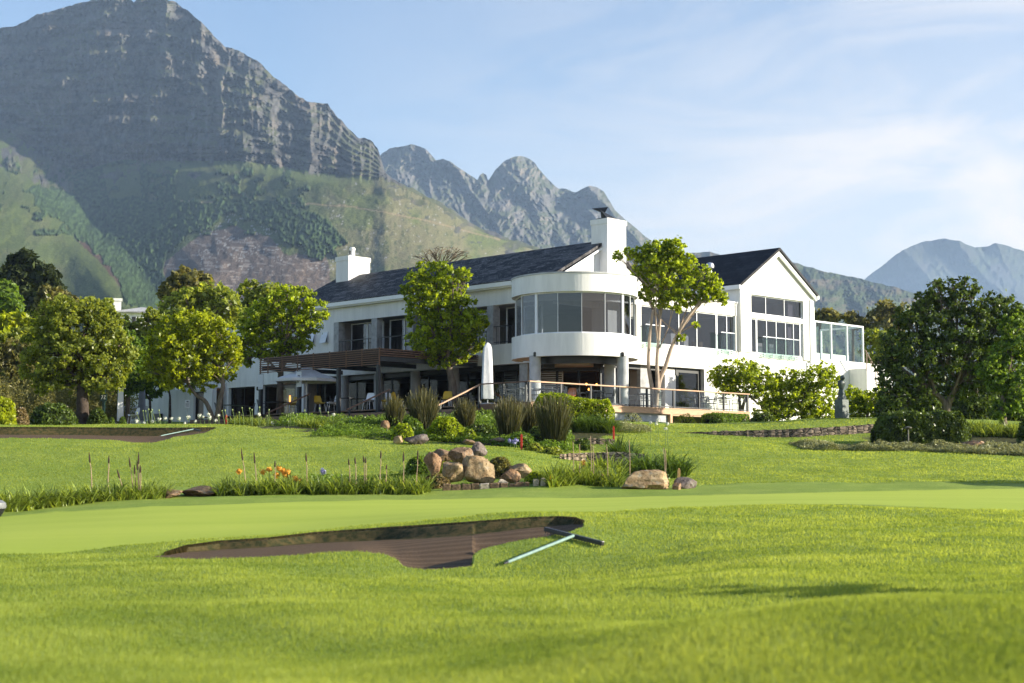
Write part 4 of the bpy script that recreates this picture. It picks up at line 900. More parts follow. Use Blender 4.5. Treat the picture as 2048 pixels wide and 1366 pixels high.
def mpos(PXs, PYs, R):
    u = (PXs - 1024) / F; v = (683 - PYs) / F; yw = cP - v * sP
    return np.stack([u / yw * R, R, (sP + v * cP) / yw * R], -1)
def crestfn(pts, x, rough=5.0, seed=1):
    p = np.array(pts, float); y = np.interp(x, p[:, 0], p[:, 1])
    return y + rough * (fbm(x / 14, x * 0, 4, seed) - .5) * 2
def grid_quads(nr, nc):
    i = np.arange(nr * nc).reshape(nr, nc)
    return np.stack([i[:-1, :-1], i[:-1, 1:], i[1:, 1:], i[1:, :-1]], -1).reshape(-1, 4)
def slope_nz(P):
    du = np.gradient(P, axis=1); dv = np.gradient(P, axis=0); n = np.cross(du, dv); n /= np.linalg.norm(n, axis=2, keepdims=True) + 1e-9
    return np.abs(n[..., 2])
def lerp3(a, b, f): return a * (1 - f[..., None]) + np.array(b) * f[..., None]
def softpoly(X, Y, poly, amp=26, seed=3, sc=38):
    return in_poly(X + amp * 2 * (fbm(X / sc, Y / sc, 4, seed) - .5), Y + amp * 2 * (fbm(X / sc, Y / sc, 4, seed + 50) - .5), poly)
CREST1 = [(-1000,420),(-750,300),(-560,235),(-420,150),(-300,110),(-200,80),(-60,72),(0,54),(30,50),(50,40),(90,24),(130,13),(165,6),(185,0),(230,-5),(255,-6),(268,3),(285,-8),(310,-10),(335,-3),(365,14),(400,42),(425,68),(450,92),(465,95),(490,108),(520,126),(545,150),(570,170),(600,196),(620,203),(655,206),(670,226),(690,252),(720,276),(740,281),(755,296),(765,326),(772,350),(800,364),(850,390),(900,417),(950,452),(1000,470),(1060,490),(1130,515),(1200,540),(1300,580),(1700,690)]
CLIFF = [(-1000,560),(-600,380),(-400,270),(-200,230),(0,250),(60,290),(110,330),(170,345),(230,318),(300,322),(400,322),(480,322),(560,332),(650,348),(720,350),(765,358),(775,368),(800,372),(2000,800)]
def mountain_one():
    xs = np.concatenate([np.arange(-980, -172, 5.0), np.arange(-170, 1500, 1.6)]); nl, nu = 230, 270
    sm = lambda a, k: np.convolve(np.pad(a, k, 'edge'), np.ones(2 * k + 1) / (2 * k + 1), 'valid')
    yc = crestfn(CREST1, xs, 4.5, 3); ycs = sm(np.interp(xs, *np.array(CREST1, float).T), 16); yk = sm(np.interp(xs, *np.array(CLIFF, float).T), 22)
    yk = np.maximum(yk, ycs + 7); w_ = sstep(740, 830, xs); yk = yk * (1 - w_) + (ycs + 7) * w_
    yb = 930.0
    fl = np.linspace(0, 1, nl)[:, None]; fu = np.linspace(0, 1, nu + 1)[1:, None]
    Y = np.concatenate([yb + (yk - yb)[None] * fl, yk[None] + (ycs - yk)[None] * fu + (yc - ycs)[None] * fu ** 3]); X = np.repeat(xs[None], len(Y), 0)
    # depth: near foothill -> cliff foot -> crest; the wall turns its face to the left so that the low sun rakes it
    rk = 1980 + 720 * (1 - np.clip(xs / 770, -.2, 1)) + 900 * sstep(770, 1400, xs); rc = rk + 260 + 240 * np.clip(xs / 770, 0, 1)
    rl = 520 + (rk - 520)[None] * fl ** 1.15
    lay = (fu * 7 + .8 * (fbm(X[nl:] / 160, Y[nl:] / 160, 3, 12) - .5) * 2); st = np.floor(lay) + sstep(.55, 1.0, lay - np.floor(lay)); st = np.clip(st / 7, 0, 1.1)
    ru = rk[None] + (rc - rk)[None] * (.2 * fu + .8 * st)
    wx = X + 30 * (fbm(X / 90, Y / 90, 3, 31) - .5)
    warp = 18 * (fbm(X / 60, Y / 60, 3, 33) - .5)
    qx = X + 10 * (fbm(X / 16, Y / 16, 3, 35) - .5) * 2; qy = Y + 8 * (fbm(X / 18, Y / 18, 3, 36) - .5) * 2
    cell = lambda sx, sy, sd: _h(np.floor(qx / sx + .37 * np.floor(qy / sy)).astype(np.int64), np.floor(qy / sy).astype(np.int64), sd)
    amp = .45 + .75 * sstep(120, 520, X)
    cl = amp * ((1 - ridged(wx / 150, Y / 420, 2, 41)) * 190 + (1 - ridged((wx + warp) / 52, Y / 190, 2, 43)) * 70 + (fbm(X / 30, Y / 40, 4, 45, .55) - .5) * 60 + (cell(10, 22, 46) - .5) * 16 + (1 - ridged((X + .6 * warp) / 17, Y / 120, 2, 44)) * 34) + (cell(4.4, 8, 47) - .5) * 9 + (fbm(X / 5, Y / 6, 3, 47) - .5) * 20 + (ridged(X / 130 + .5 * fbm(X / 40, Y / 40, 2, 48), Y / 17, 2, 49) - .5) * 30
    sp_ = (fbm((X + .55 * Y) / 210, (Y - .3 * X) / 420, 2, 51) - .5) * 190 + (1 - ridged((X + .75 * Y) / 130, (Y - .5 * X) / 460, 2, 53)) * 26 + (fbm(X / 22, Y / 16, 4, 55) - .5) * 18
    R = np.concatenate([rl, ru])
    up = np.concatenate([np.zeros_like(rl), np.ones_like(ru)]); 
    blend = np.concatenate([sstep(.965, 1.0, fl) * np.ones_like(X[:nl]), np.ones_like(X[nl:])])
    cl = cl * np.concatenate([np.ones_like(X[:nl]), 1 - .85 * sstep(.75, 1, fu) * np.ones_like(X[nl:])]) if False else cl
    nearw = np.concatenate([sstep(0, .25, fl) * np.ones_like(X[:nl]), np.ones_like(X[nl:])])
    hasCliff = sstep(900, 765, X)
    R = R + blend * cl * (.25 + .75 * hasCliff) + (1 - blend) * sp_ * nearw
    # second spur at the far left, nearer, rounded and grassy
    spur = sstep(0, 1, (190 - X - (600 - Y) * -.0 + (Y - 420) * .85) / 120) * sstep(330, 420, Y)
    R = R - spur * 330 * nearw
    forest = softpoly(X, Y, [(90,330),(180,290),(270,320),(350,350),(345,402),(560,398),(640,430),(700,490),(640,525),(560,470),(450,430),(395,470),(335,505),(325,560),(320,640),(250,600),(195,505),(140,455),(70,400)], 20, 61) & ~softpoly(X, Y, [(205,335),(275,325),(285,395),(215,395)], 8, 63) & ~softpoly(X, Y, [(296,350),(335,352),(330,405),(292,400)], 8, 64)
    forest |= (fbm(X / 26, Y / 18, 4, 67) > .63) & (up < .5) & (X < 620) & (Y < 470)
    forest &= up < .5
    R = R - forest * (8 + 34 * np.abs(fbm(X / 4.5, Y / 3.6, 2, 71) - .35))
    P = mpos(X, Y, R); nz = slope_nz(P)
    n1 = fbm(X / 30, Y / 30, 5, 81); n2 = fbm(X / 7, Y / 9, 4, 83)
    rock = np.stack([.075 + .065 * (n1 - .5) + .13 * (n2 - .5)] * 3, -1) * np.array([1.03, 1.0, .98])
    rock = lerp3(rock, (.15, .125, .10), np.clip((fbm(X / 55, Y / 25, 4, 85) - .52) * 3, 0, .55))
    ledge = np.clip((nz - .55) * 3.2, 0, 1) * np.clip((n1 - .36) * 4, 0, 1)
    rock = lerp3(rock, (.075, .085, .03), ledge * .85)
    tan_ = sstep(560, 820, X + .5 * (Y - 400))
    grass_ = lerp3(np.ones(X.shape + (3,)) * np.array((.072, .094, .032)), (.145, .135, .075), np.clip(tan_ * .95 + (n1 - .5) * 1.1, 0, 1))
    grass_ = lerp3(grass_, (.098, .122, .038), np.clip((fbm(X / 60, Y / 40, 3, 87) - .48) * 3.5, 0, .8))
    grass_ = lerp3(grass_, (.055, .07, .026), np.clip((n2 - .58) * 4, 0, .6))
    burnt = softpoly(X, Y, [(335,520),(400,472),(470,452),(530,468),(570,505),(655,520),(660,570),(600,600),(420,600),(320,580)], 9, 89)
    grass_[burnt] = (np.array((.115, .088, .072)) * (.7 + .6 * n2[burnt][:, None]))
    strata = burnt & (vnoise(X / 26, Y / 1.3, 91) > .78); grass_[strata] = (.21, .18, .16)
    redt = softpoly(X, Y, [(155,478),(200,500),(300,585),(340,600),(330,640),(270,600),(205,535)], 8, 93); grass_[redt & ~forest] = (.075, .045, .035)
    stone = (up < .5) & (((X > 390) & (X < 690) & (Y > 428) & (Y < 540) & (fbm(X / 34, Y / 14, 3, 95) > .55) & (vnoise(X / 2.6, Y / 1.8, 97) > .76)) | ((X > 640) & (vnoise(X / 4.5, Y / 2.6, 98) > .93) & (fbm(X / 40, Y / 30, 3, 99) > .47)))
    grass_[stone] = (.27, .26, .25)
    grass_[forest] = np.array((.034, .055, .022)) * (.2 + 2.0 * fbm(X / 4.5, Y / 3.6, 2, 71)[forest][:, None])
    track = np.abs(Y - np.interp(X, [330, 560, 700, 850, 1000], [402, 405, 412, 440, 480]) - 3 * (n1 - .5)) < 1.4; grass_[track & (X > 360) & (X < 1000) & ~forest] = (.20, .16, .10)
    outcrop = (up < .5) & (Y < yk[None] + 60 * fbm(X / 45, Y / 30, 3, 102) * 1.2) & (fbm(X / 30, Y / 14, 4, 101) > .60) & (nz < .93)
    col = np.where((up > .5)[..., None], rock, grass_); col[outcrop] = rock[outcrop] * .9
    leftrock = softpoly(X, Y, [(-200,235),(60,285),(130,330),(150,390),(90,370),(0,330),(-200,330)], 14, 103) & (n2 > .42); col[leftrock] = rock[leftrock]
    tag(mesh_np('mountain', P.reshape(-1, 3), grid_quads(*X.shape), mount_mat('mountain_surface', 5, .06), col=np.clip(col, 0.006, 1).reshape(-1, 3), smooth=True), kind='structure')
mountain_one()
def ridge(name, crest, x0, x1, step, yb, nr, r0, r1, colf, seed, rough=3.0, relief=1.0, vert=True, tilt=0):
    xs = np.arange(x0, x1, step); yc = crestfn(crest, xs, rough, seed); f = np.linspace(0, 1, nr)[:, None]
    ycs = np.convolve(np.pad(np.interp(xs, *np.array(crest, float).T), 8, 'edge'), np.ones(17) / 17, 'valid'); Y = yb + (ycs - yb)[None] * f + (yc - ycs)[None] * f ** 8; X = np.repeat(xs[None], nr, 0)
    R = r0 + (r1 - r0) * f ** .9 + tilt * (X - (x0 + x1) / 2)
    w = 22 * (fbm(X / 60, Y / 60, 3, seed + 2) - .5)
    if vert: R = R + relief * ((1 - ridged((X + w - .8 * (Y - 400)) / 105, (Y - .35 * X) / 240, 2, seed + 3)) * 420 + (1 - ridged((X + w - .5 * Y) / 36, Y / 80, 3, seed + 5)) * 120 + (fbm(X / 24, Y / 30, 4, seed + 6, .5) - .5) * 130 + (fbm(X / 5, Y / 5, 3, seed + 7) - .5) * 50)
    else: R = R + relief * ((fbm((X + .6 * Y) / 100, (Y - .3 * X) / 140, 4, seed + 3) - .5) * 700 + (1 - ridged((X - .5 * Y) / 60, Y / 120, 3, seed + 5)) * 240 + (fbm(X / 4, Y / 3.5, 3, seed + 7) - .5) * 90)
    P = mpos(X, Y, R); nz = slope_nz(P)
    c = colf(X, Y, nz, f * np.ones_like(X))
    tag(mesh_np(name, P.reshape(-1, 3), grid_quads(*X.shape), mount_mat(name + '_surface', 7, .035), col=np.clip(c, .006, 1).reshape(-1, 3), smooth=True), kind='structure')
def col2(X, Y, nz, f):
    n = fbm(X / 22, Y / 18, 5, 201); n2 = fbm(X / 6, Y / 8, 4, 203)
    c = np.stack([.098 + .08 * (n2 - .5)] * 3, -1) * np.array([1.06, 1, .95])
    c = lerp3(c, (.19, .155, .115), np.clip((fbm(X / 40, Y / 40, 3, 205) - .5) * 4, 0, .6) * np.clip((.62 - nz) * 5, 0, 1))
    return lerp3(c, (.066, .078, .032), np.clip((nz - .48) * 3, 0, 1) * np.clip((n - .3) * 4, 0, 1) * .9)
CREST2 = [(600,420),(700,360),(740,332),(765,305),(778,298),(790,295),(820,289),(840,292),(855,301),(866,314),(872,322),(885,317),(900,322),(915,335),(940,350),(955,361),(960,350),(966,346),(973,350),(976,362),(990,341),(1010,322),(1028,313),(1040,311),(1060,318),(1070,326),(1080,340),(1095,358),(1110,372),(1118,378),(1130,376),(1150,384),(1165,377),(1180,372),(1195,376),(1208,384),(1215,396),(1230,420),(1250,440),(1270,455),(1300,480),(1330,500),(1400,540),(1600,640)]
ridge('mountain_ridge', CREST2, 600, 1500, 1.5, 640, 260, 3000, 4300, col2, 211, 2.2)
def col3(X, Y, nz, f):
    n = fbm(X / 26, Y / 12, 5, 301); n2 = fbm(X / 3.2, Y / 2.4, 3, 303)
    c = lerp3(np.ones(X.shape + (3,)) * np.array((.05, .065, .028)), (.105, .085, .06), np.clip((n - .46) * 5, 0, .9))
    c = lerp3(c, (.095, .125, .04), np.clip((fbm(X / 50, Y / 18, 4, 305) - .5) * 5, 0, .9) * sstep(575, 625, Y))
    return c * (.6 + .8 * n2[..., None])
ridge('forested_hill', [(1330,512),(1380,507),(1420,503),(1440,509),(1480,516),(1540,512),(1575,521),(1620,535),(1660,545),(1700,553),(1720,556),(1745,563),(1800,577),(1850,592),(1900,606),(2048,640),(2200,670)], 1330, 2160, 1.6, 930, 240, 900, 3700, col3, 311, 2.6, .5, vert=False)
def col4(X, Y, nz, f):
    n2 = fbm(X / 9, Y / 9, 4, 401)
    return lerp3(np.stack([.06 + .05 * (n2 - .5)] * 3, -1), (.05, .06, .035), np.clip((fbm(X / 40, Y / 30, 3, 403) - .4) * 3, 0, 1))
ridge('far_mountain', [(1690,600),(1735,553),(1760,535),(1790,510),(1820,493),(1850,482),(1890,477),(1920,482),(1950,495),(1975,493),(1990,487),(2010,490),(2048,502),(2120,530),(2300,600)], 1690, 2260, 1.8, 900, 190, 4500, 8600, col4, 411, 1.6, 1.0)
# ---------------------------------------------------------------- trees: tapered trunk and limbs, crowns of many small leaves gathered in clumps
LM = {
 'bright': leafmat('leaf_bright', (.18, .29, .018), .5, .62, yellow=(.46, .56, .04), gloss=.015),
 'mid': leafmat('leaf_mid', (.15, .22, .03), .5, .56, yellow=(.36, .41, .07), gloss=.015),
 'lime': leafmat('leaf_lime', (.22, .30, .012), .5, .58, yellow=(.50, .57, .035), gloss=.015),
 'dark': leafmat('leaf_dark', (.040, .075, .014), .5, .35, yellow=(.15, .22, .035), gloss=.03),
 'pine': leafmat('leaf_pine', (.022, .038, .018), .4, .2, yellow=(.07, .09, .03), gloss=.015),
 'olive': leafmat('leaf_olive', (.11, .12, .042), .45, .4, yellow=(.29, .27, .10), gloss=.015),
 'green': leafmat('leaf_green', (.075, .15, .022), .45, .45, yellow=(.23, .35, .05), gloss=.015),
 'pale': leafmat('leaf_pale', (.18, .25, .04), .4, .55, yellow=(.42, .48, .09), gloss=.015),
 'grey': leafmat('leaf_grey', (.17, .195, .10), .35, .3, yellow=(.38, .39, .22), gloss=.015),
 'tanleaf': leafmat('leaf_tan', (.16, .115, .06), .4, .3, yellow=(.36, .28, .14), gloss=.01),
 'strap': leafmat('leaf_strap', (.12, .205, .026), .45, .45, yellow=(.44, .53, .11), gloss=.04),
 'strapdark': leafmat('leaf_strap_dark', (.055, .115, .02), .45, .35, yellow=(.21, .32, .06), gloss=.05),
 'reed': leafmat('leaf_reed', (.05, .07, .028), .4, .35, yellow=(.17, .155, .08), gloss=.01),
}
M['bark'] = mat('grey_bark', (.16, .13, .10), .9, .3, 6, .02, 14, .1, stretch=(2, 2, .4)); M['palebark'] = mat('pale_peeling_bark', (.42, .33, .26), .85, .3, 3, .012, 16, .1, stretch=(2, 2, .5)); M['darkbark'] = mat('dark_bark', (.065, .05, .04), .9, .3, 6, .02, 14, .1)
def leaf_quads(C, out, size, asp=.62, up=.35, r=RNG):
    n = len(C)
    nrm = r.normal(size=(n, 3)) * .9 + out * .5; nrm[:, 2] += up; nrm /= np.linalg.norm(nrm, axis=1, keepdims=True) + 1e-9
    a = r.normal(size=(n, 3)); u = np.cross(nrm, a); u /= np.linalg.norm(u, axis=1, keepdims=True) + 1e-9; v = np.cross(nrm, u)
    s = size * r.uniform(.6, 1.35, n)[:, None]
    V = np.empty((n, 4, 3)); V[:, 0] = C - u * s * .5; V[:, 1] = C + v * s * asp * .5 + nrm * s * .06; V[:, 2] = C + u * s * .5 - nrm * s * .05; V[:, 3] = C - v * s * asp * .5 + nrm * s * .06
    return V.reshape(-1, 3)
def clumps(blobs, n, K=42, tight=.095, fill=.50, flat=.85, r=RNG):
    """n leaf centres + outward directions, gathered in K sub-clumps around each blob (x, y, z, radius)"""
    B = np.array(blobs, float); w = B[:, 3] ** 2; w /= w.sum()
    sub = r.normal(size=(len(B), K, 3)); sub /= np.linalg.norm(sub, axis=2, keepdims=True); rad = (fill + (1.08 - fill) * r.random((len(B), K, 1)) ** .6)
    S = sub * rad * B[:, None, 3:4] * np.array([1, 1, flat]) + B[:, None, :3]
    sr = r.uniform(.5, 1.5, (len(B), K))
    bi = r.choice(len(B), n, p=w); ki = r.integers(0, K, n)
    d = r.normal(size=(n, 3)) * np.where(r.random(n) < .07, 1.9, 1.0)[:, None]; C = S[bi, ki] + d * (B[bi, 3] * tight * sr[bi, ki])[:, None] * np.array([1, 1, .75])
    ctr = (B[:, :3] * w[:, None]).sum(0)
    o = C - B[bi, :3]; o = o / (np.linalg.norm(o, axis=1, keepdims=True) + 1e-6) * .7 + (C - ctr) / (np.linalg.norm(C - ctr, axis=1, keepdims=True) + 1e-6) * .5
    shade = (bi * 131 + ki * 17) % 97 / 97.0
    return C, o, shade, S.reshape(-1, 3)
def leaf_col(n, sh, r=RNG, amp=.30):
    c = np.clip(.52 + .30 * (sh - .5) * 2 + r.normal(0, amp, n), 0, 1)
    return np.repeat(np.stack([c, r.random(n), r.random(n)], 1), 4, 0)
def crown_mesh(name, blobs, n, size, lm, parent=None, org=Vector((0, 0, 0)), **kw):
    C, o, sh, S = clumps(blobs, n, **kw)
    V = leaf_quads(C, o, size) - np.array(org)
    return mesh_np(name, V, np.arange(len(V)).reshape(-1, 4), LM[lm], parent, col=leaf_col(n, sh)), S
def limb(b, p, q, r0, r1, sag=.12, n=6, seed=0):
    rr = random.Random(seed); p = Vector(p); q = Vector(q); L_ = (q - p).length; side = Vector((rr.uniform(-1, 1), rr.uniform(-1, 1), rr.uniform(-.2, .6))) * L_ * sag
    pts = [p.lerp(q, t) + side * math.sin(math.pi * t) * (1 - .4 * t) for t in [i / n for i in range(n + 1)]]
    b.tube(pts, [r0 + (r1 - r0) * (i / n) ** .8 for i in range(n + 1)], 8, cap=True)
    return pts
def pxblobs(L_, D, bs=1.34):
    out = []
    for t in L_:
        px, py, rp = t[:3]; dd = t[3] if len(t) > 3 else random.uniform(-.6, .6) * rp * D / F * 1.3
        p = at(px, py, D + dd); out.append((p.x, p.y, p.z, rp * D / F * bs))
    return out
def tree(name, label, D, base, stems, blobs, n, size, lm, bark='bark', cat='tree', group=None, r0=.25, twigs=1, bz=None, bs=1.34, **kw):
    """base: image column of the trunk foot; stems: image points of the trunk up to its fork; blobs: crown clumps at depth D"""
    x = ray(base, 830)[0] * D; z = bz if bz is not None else gz(x, min(D, 130)) ; org = Vector((x, D, z - .08))
    root = empty(name, org, 0, label, cat, group)
    if D < 95: n, size = int(n * 1.45), size * .80
    B = pxblobs(blobs, D, bs); tb = MB(); forks = []
    stems = stems if isinstance(stems[0], list) else [stems]
    for si, st in enumerate(stems):
        rr = r0 if not isinstance(r0, list) else r0[si]
        pts = [org] + [at(px, py, D + random.uniform(-.15, .15)) for px, py in st]
        # smooth the stem
        fine = []
        for i in range(len(pts) - 1):
            a, b_, c_, d_ = pts[max(i - 1, 0)], pts[i], pts[i + 1], pts[min(i + 2, len(pts) - 1)]
            for k in range(5):
                t = k / 5; fine.append(.5 * ((2 * b_) + (c_ - a) * t + (2 * a - 5 * b_ + 4 * c_ - d_) * t * t + (3 * b_ - a - 3 * c_ + d_) * t ** 3))
        fine.append(pts[-1]); m = len(fine)
        rads = [rr * (1.35 if i == 0 else 1) * (1 - .5 * i / (m - 1)) for i in range(m)]
        tb.tube([f - org for f in fine], rads, 10); forks.append((pts[-1], rads[-1], fine))
    crown, S = crown_mesh('crown', B, n, size, lm, root, org, **kw)
    for bi, (bx_, by_, bz_, br_) in enumerate(B):
        tgt = Vector((bx_, by_, bz_)); f = min(forks, key=lambda f: (f[0] - tgt).length)
        st = f[0] if random.random() < .6 else f[2][int(len(f[2]) * random.uniform(.6, .95))]
        pts = limb(tb, st - org, tgt - org, f[1] * .75, f[1] * .22, .13, seed=bi + int(base))
        if twigs:
            near = S[np.argsort(((S - np.array(tgt)) ** 2).sum(1))[:26:4]]
            for s_ in near: limb(tb, pts[random.randint(3, 6)], Vector(s_) - org, f[1] * .2, .012, .1, 3, seed=bi)
    tb.build('trunk', M[bark], root, smooth=True)
    return root
# --- far left and middle left, back to front
tree('pine_tree', 'tall dark pine rising highest at the far left edge', 170, 45, [(47, 560), (48, 520)], [(50,512,13),(40,525,18),(62,530,18),(30,550,22),(75,548,20),(55,565,28),(20,580,24),(60,600,34),(15,615,26),(35,635,30)], 6888, 0.768, 'pine', 'darkbark', twigs=0, K=46, flat=.6, r0=.4)
tree('pine_tree', 'dark shorter pine just right of the tallest pine', 165, 95, [(95, 590), (95, 560)], [(92,538,10),(100,552,14),(84,560,14),(108,575,16),(90,585,22),(112,600,14),(85,612,26),(108,622,20)], 4775, 0.717, 'pine', 'darkbark', twigs=0, K=46, flat=.6, r0=.35)
tree('leafy_tree', 'rounded green tree cut by the left edge below the pines', 150, 8, [(8, 640), (8, 610)], [(5,585,20),(22,606,18),(3,618,20),(28,622,14),(12,575,12)], 2387, 0.614, 'green', twigs=0)
tree('leafy_tree', 'small yellow green tree in front of the two pines', 125, 125, [(125, 640), (124, 620)], [(95,590,16),(115,600,20),(135,610,18),(150,622,14),(100,618,18),(120,630,22),(85,610,12)], 3489, 0.512, 'olive', twigs=0)
tree('leafy_tree', 'brownish crowned tree above the light green trees beside the red hillside', 150, 375, [(375, 620), (375, 590)], [(375,556,20),(352,566,16),(398,562,17),(340,580,14),(372,580,24),(405,580,12),(330,590,9)], 3857, 0.563, 'olive', twigs=0)
tree('leafy_tree', 'pale green loose tree standing behind the left end of the slate roof', 118, 505, [(505, 660), (505, 620)], [(500,578,15),(540,582,14),(486,600,18),(520,604,22),(556,600,18),(495,630,22),(540,628,22),(575,590,16),(600,590,14),(580,612,18),(612,602,12)], 5969, 0.369, 'pale', twigs=1, r0=.22)
tree('leafy_tree', 'broad light green tree behind the yellow green tree', 112, 395, [(395, 690), (395, 650)], [(345,610,20),(375,600,20),(410,588,20),(440,592,18),(462,606,18),(395,625,30),(435,625,26),(335,635,20),(360,645,24),(470,632,18),(410,655,30),(330,660,18)], 8265, 0.369, 'pale', twigs=1, r0=.25)
tree('slender_tree', 'slender pale tree rising beside the distant white house chimney', 105, 217, [(217, 660), (217, 620)], [(216,606,9),(212,620,11),(222,632,12),(210,645,14),(228,650,13),(216,665,16)], 2203, 0.328, 'pale', twigs=0, r0=.12)
tree('leafy_tree', 'thin leafy tree partly covering the distant white house', 100, 285, [(285, 720), (284, 680)], [(245,640,12),(300,630,12),(325,650,14),(250,665,14),(240,690,16),(290,650,16),(270,660,13),(305,672,18),(265,684,18),(290,690,22),(320,690,14),(275,710,22),(310,715,22),(258,655,9)], 4775, 0.307, 'mid', r0=.16)
tree('leafy_tree', 'yellowish low tree at the left edge under the pines', 108, 20, [(20, 720), (22, 680)], [(15,645,18),(40,640,16),(58,650,13),(3,660,18),(30,668,20),(55,672,14),(12,690,20)], 3857, 0.369, 'lime', twigs=0)
tree('shrubby_tree', 'brown green shrubby tree at the left edge beside the big leafy tree', 92, 20, [(22, 800), (24, 760)], [(30,700,20),(8,715,20),(50,720,18),(20,745,24),(55,750,18),(5,770,22),(38,775,20),(62,700,14)], 4775, 0.307, 'olive', r0=.15)
tree('leafy_tree', 'big spreading leafy tree with a thick dark trunk on the left', 75, 166, [(165, 800), (163, 765), (160, 730)], [(112,612,20),(140,620,24),(175,622,24),(205,632,20),(95,645,26),(130,655,32),(170,660,34),(212,668,30),(240,690,22),(80,690,26),(112,700,32),(155,705,36),(200,712,34),(238,725,24),(70,735,24),(100,748,28),(140,752,28),(190,758,26),(222,762,22),(85,772,16),(258,705,14),(60,712,14)], 19286, 0.215, 'mid', 'darkbark', r0=.33)
tree('leafy_tree', 'dark green tree behind the pale closed parasol', 86, 255, [(256, 790), (252, 760)], [(250,690,24),(275,700,24),(240,730,24),(270,740,26),(262,765,22),(285,760,18),(245,775,14)], 5969, 0.226, 'green', 'bark', r0=.14)
tree('leafy_tree', 'bright yellow green tree leaning before the left white walls', 80, 432, [[(412, 805), (392, 790), (375, 765)], [(440, 800), (446, 770), (440, 740)]], [(345,655,22),(378,648,24),(410,650,22),(440,664,22),(325,682,22),(355,690,28),(395,690,32),(432,700,28),(305,715,18),(330,725,26),(368,730,28),(405,735,28),(445,735,22),(300,745,14),(335,758,20),(370,766,18),(415,760,20),(470,715,14),(462,690,16)], 15612, 0.215, 'lime', 'bark', r0=[.13, .16])
tree('leafy_tree', 'green tree growing through the slatted end of the pergola', 88, 560, [(560, 780), (562, 740), (566, 690)], [(575,588,18),(605,600,20),(550,606,20),(630,620,18),(645,632,10),(585,625,26),(530,628,24),(505,640,20),(610,648,22),(555,655,30),(520,668,24),(490,672,18),(585,675,26),(540,692,24),(502,700,22),(610,690,12),(475,690,14),(570,705,18),(488,722,12)], 13316, 0.226, 'bright', 'bark', r0=.23, bz=3.2)
tree('leafy_tree', 'round bushy tree with a grey trunk standing in the left terrace', 82, 905, [(905, 770), (898, 735), (893, 700)], [(850,545,18),(880,538,14),(905,552,18),(928,548,12),(830,565,18),(865,578,24),(905,590,24),(815,582,12),(838,605,24),(880,615,28),(925,612,22),(950,635,18),(845,640,22),(895,650,28),(935,655,24),(965,645,10),(865,675,26),(910,685,26),(945,690,18),(835,680,18),(880,712,22),(920,715,14),(850,710,12)], 15612, 0.215, 'bright', 'bark', r0=.27, bz=3.2)
tree('multi_stemmed_tree', 'pale multi-stemmed tree with bright leaves rising through the deck', 79.3, 1311, [[(1303, 770), (1297, 730), (1299, 680), (1306, 620)], [(1315, 770), (1314, 720), (1318, 670), (1322, 600)], [(1318, 765), (1332, 730), (1345, 690), (1372, 640), (1400, 605)]], [(1340,500,17),(1310,506,16),(1285,508,13),(1255,508,10),(1235,512,7),(1360,520,17),(1325,525,22),(1295,532,15),(1375,540,14),(1345,550,20),(1315,558,17),(1365,572,17),(1335,585,16),(1300,575,10),(1275,545,9),(1408,545,11),(1425,565,12),(1405,580,14),(1440,592,9),(1385,600,9),(1447,604,5),(1392,650,5),(1362,675,6),(1320,600,14),(1350,605,13),(1375,600,11),(1290,590,9),(1325,500,16),(1305,520,18),(1355,500,14),(1415,590,12),(1430,580,9)], 10561, 0.230, 'bright', 'palebark', r0=[.125, .125, .14], bz=3.2, K=34, bs=1.6)
GF = 'dense scrub trees filling the far left garden'
for px, bl, lm, lab in ((60, [(15,800,22),(45,790,22),(80,785,22),(30,770,20),(65,765,20),(100,775,18)], 'olive', 'dense olive scrub tree low at the far left'), (190, [(120,800,20),(150,790,22),(185,785,22),(215,790,20),(200,810,20),(135,775,16),(230,805,18)], 'olive', 'dense olive scrub tree behind the thick dark trunk'),
                        (300, [(262,760,20),(290,745,20),(318,735,20),(300,775,18),(275,725,18),(330,760,14)], 'green', 'dense green scrub tree above the dark grey closed parasol'), (40, [(10,690,24),(45,680,22),(75,700,22),(20,730,24),(60,735,22),(5,755,20)], 'mid', 'dense scrub tree filling the gap left of the big leafy tree'), (340, [(300,690,18),(325,700,18),(350,690,18),(315,720,16)], 'pale', 'dense pale scrub tree behind the yellow green tree')):
    tree('scrub_tree', lab, 101, px, [(px, 815), (px, 790)], bl, 5200, .34, lm, 'darkbark', group=GF, r0=.12, twigs=0)
# --- right side
GB = 'bushy trees against the sunlit white wall'
tree('bushy_tree', 'bushy bright tree with a short forked trunk beside the deck end', 85.5, 1482, [[(1480, 815), (1478, 790)], [(1486, 812), (1496, 790)]], [(1560,830,14),(1530,822,14),(1440,752,16),(1462,745,18),(1490,742,18),(1515,752,18),(1538,765,16),(1450,770,16),(1478,766,20),(1508,775,18),(1535,792,18),(1545,815,14)], 8723, 0.184, 'bright', 'bark', 'tree', GB, r0=.12, bs=1.6)
tree('bushy_tree', 'bushy tree in the middle of the sunlit wall with a tall top shoot', 86, 1605, [(1605, 825), (1608, 800)], [(1560,825,16),(1615,835,16),(1650,832,14),(1575,756,16),(1600,762,18),(1628,752,16),(1652,740,13),(1655,760,16),(1580,782,20),(1612,788,22),(1645,788,20),(1568,810,18),(1598,815,20),(1632,815,20),(1660,810,14),(1545,800,12),(1555,775,12)], 11939, 0.184, 'bright', 'bark', 'tree', GB, r0=.12, bs=1.6)
tree('bushy_tree', 'low bushy tree below the outdoor stair behind the statue', 84, 1735, [(1735, 830), (1737, 810)], [(1705,790,14),(1720,805,16),(1745,808,16),(1768,800,15),(1785,815,13),(1708,822,13),(1735,825,14),(1762,825,14),(1750,785,9),(1688,815,10)], 6428, 0.184, 'bright', 'bark', 'tree', GB, r0=.1, bs=1.6)
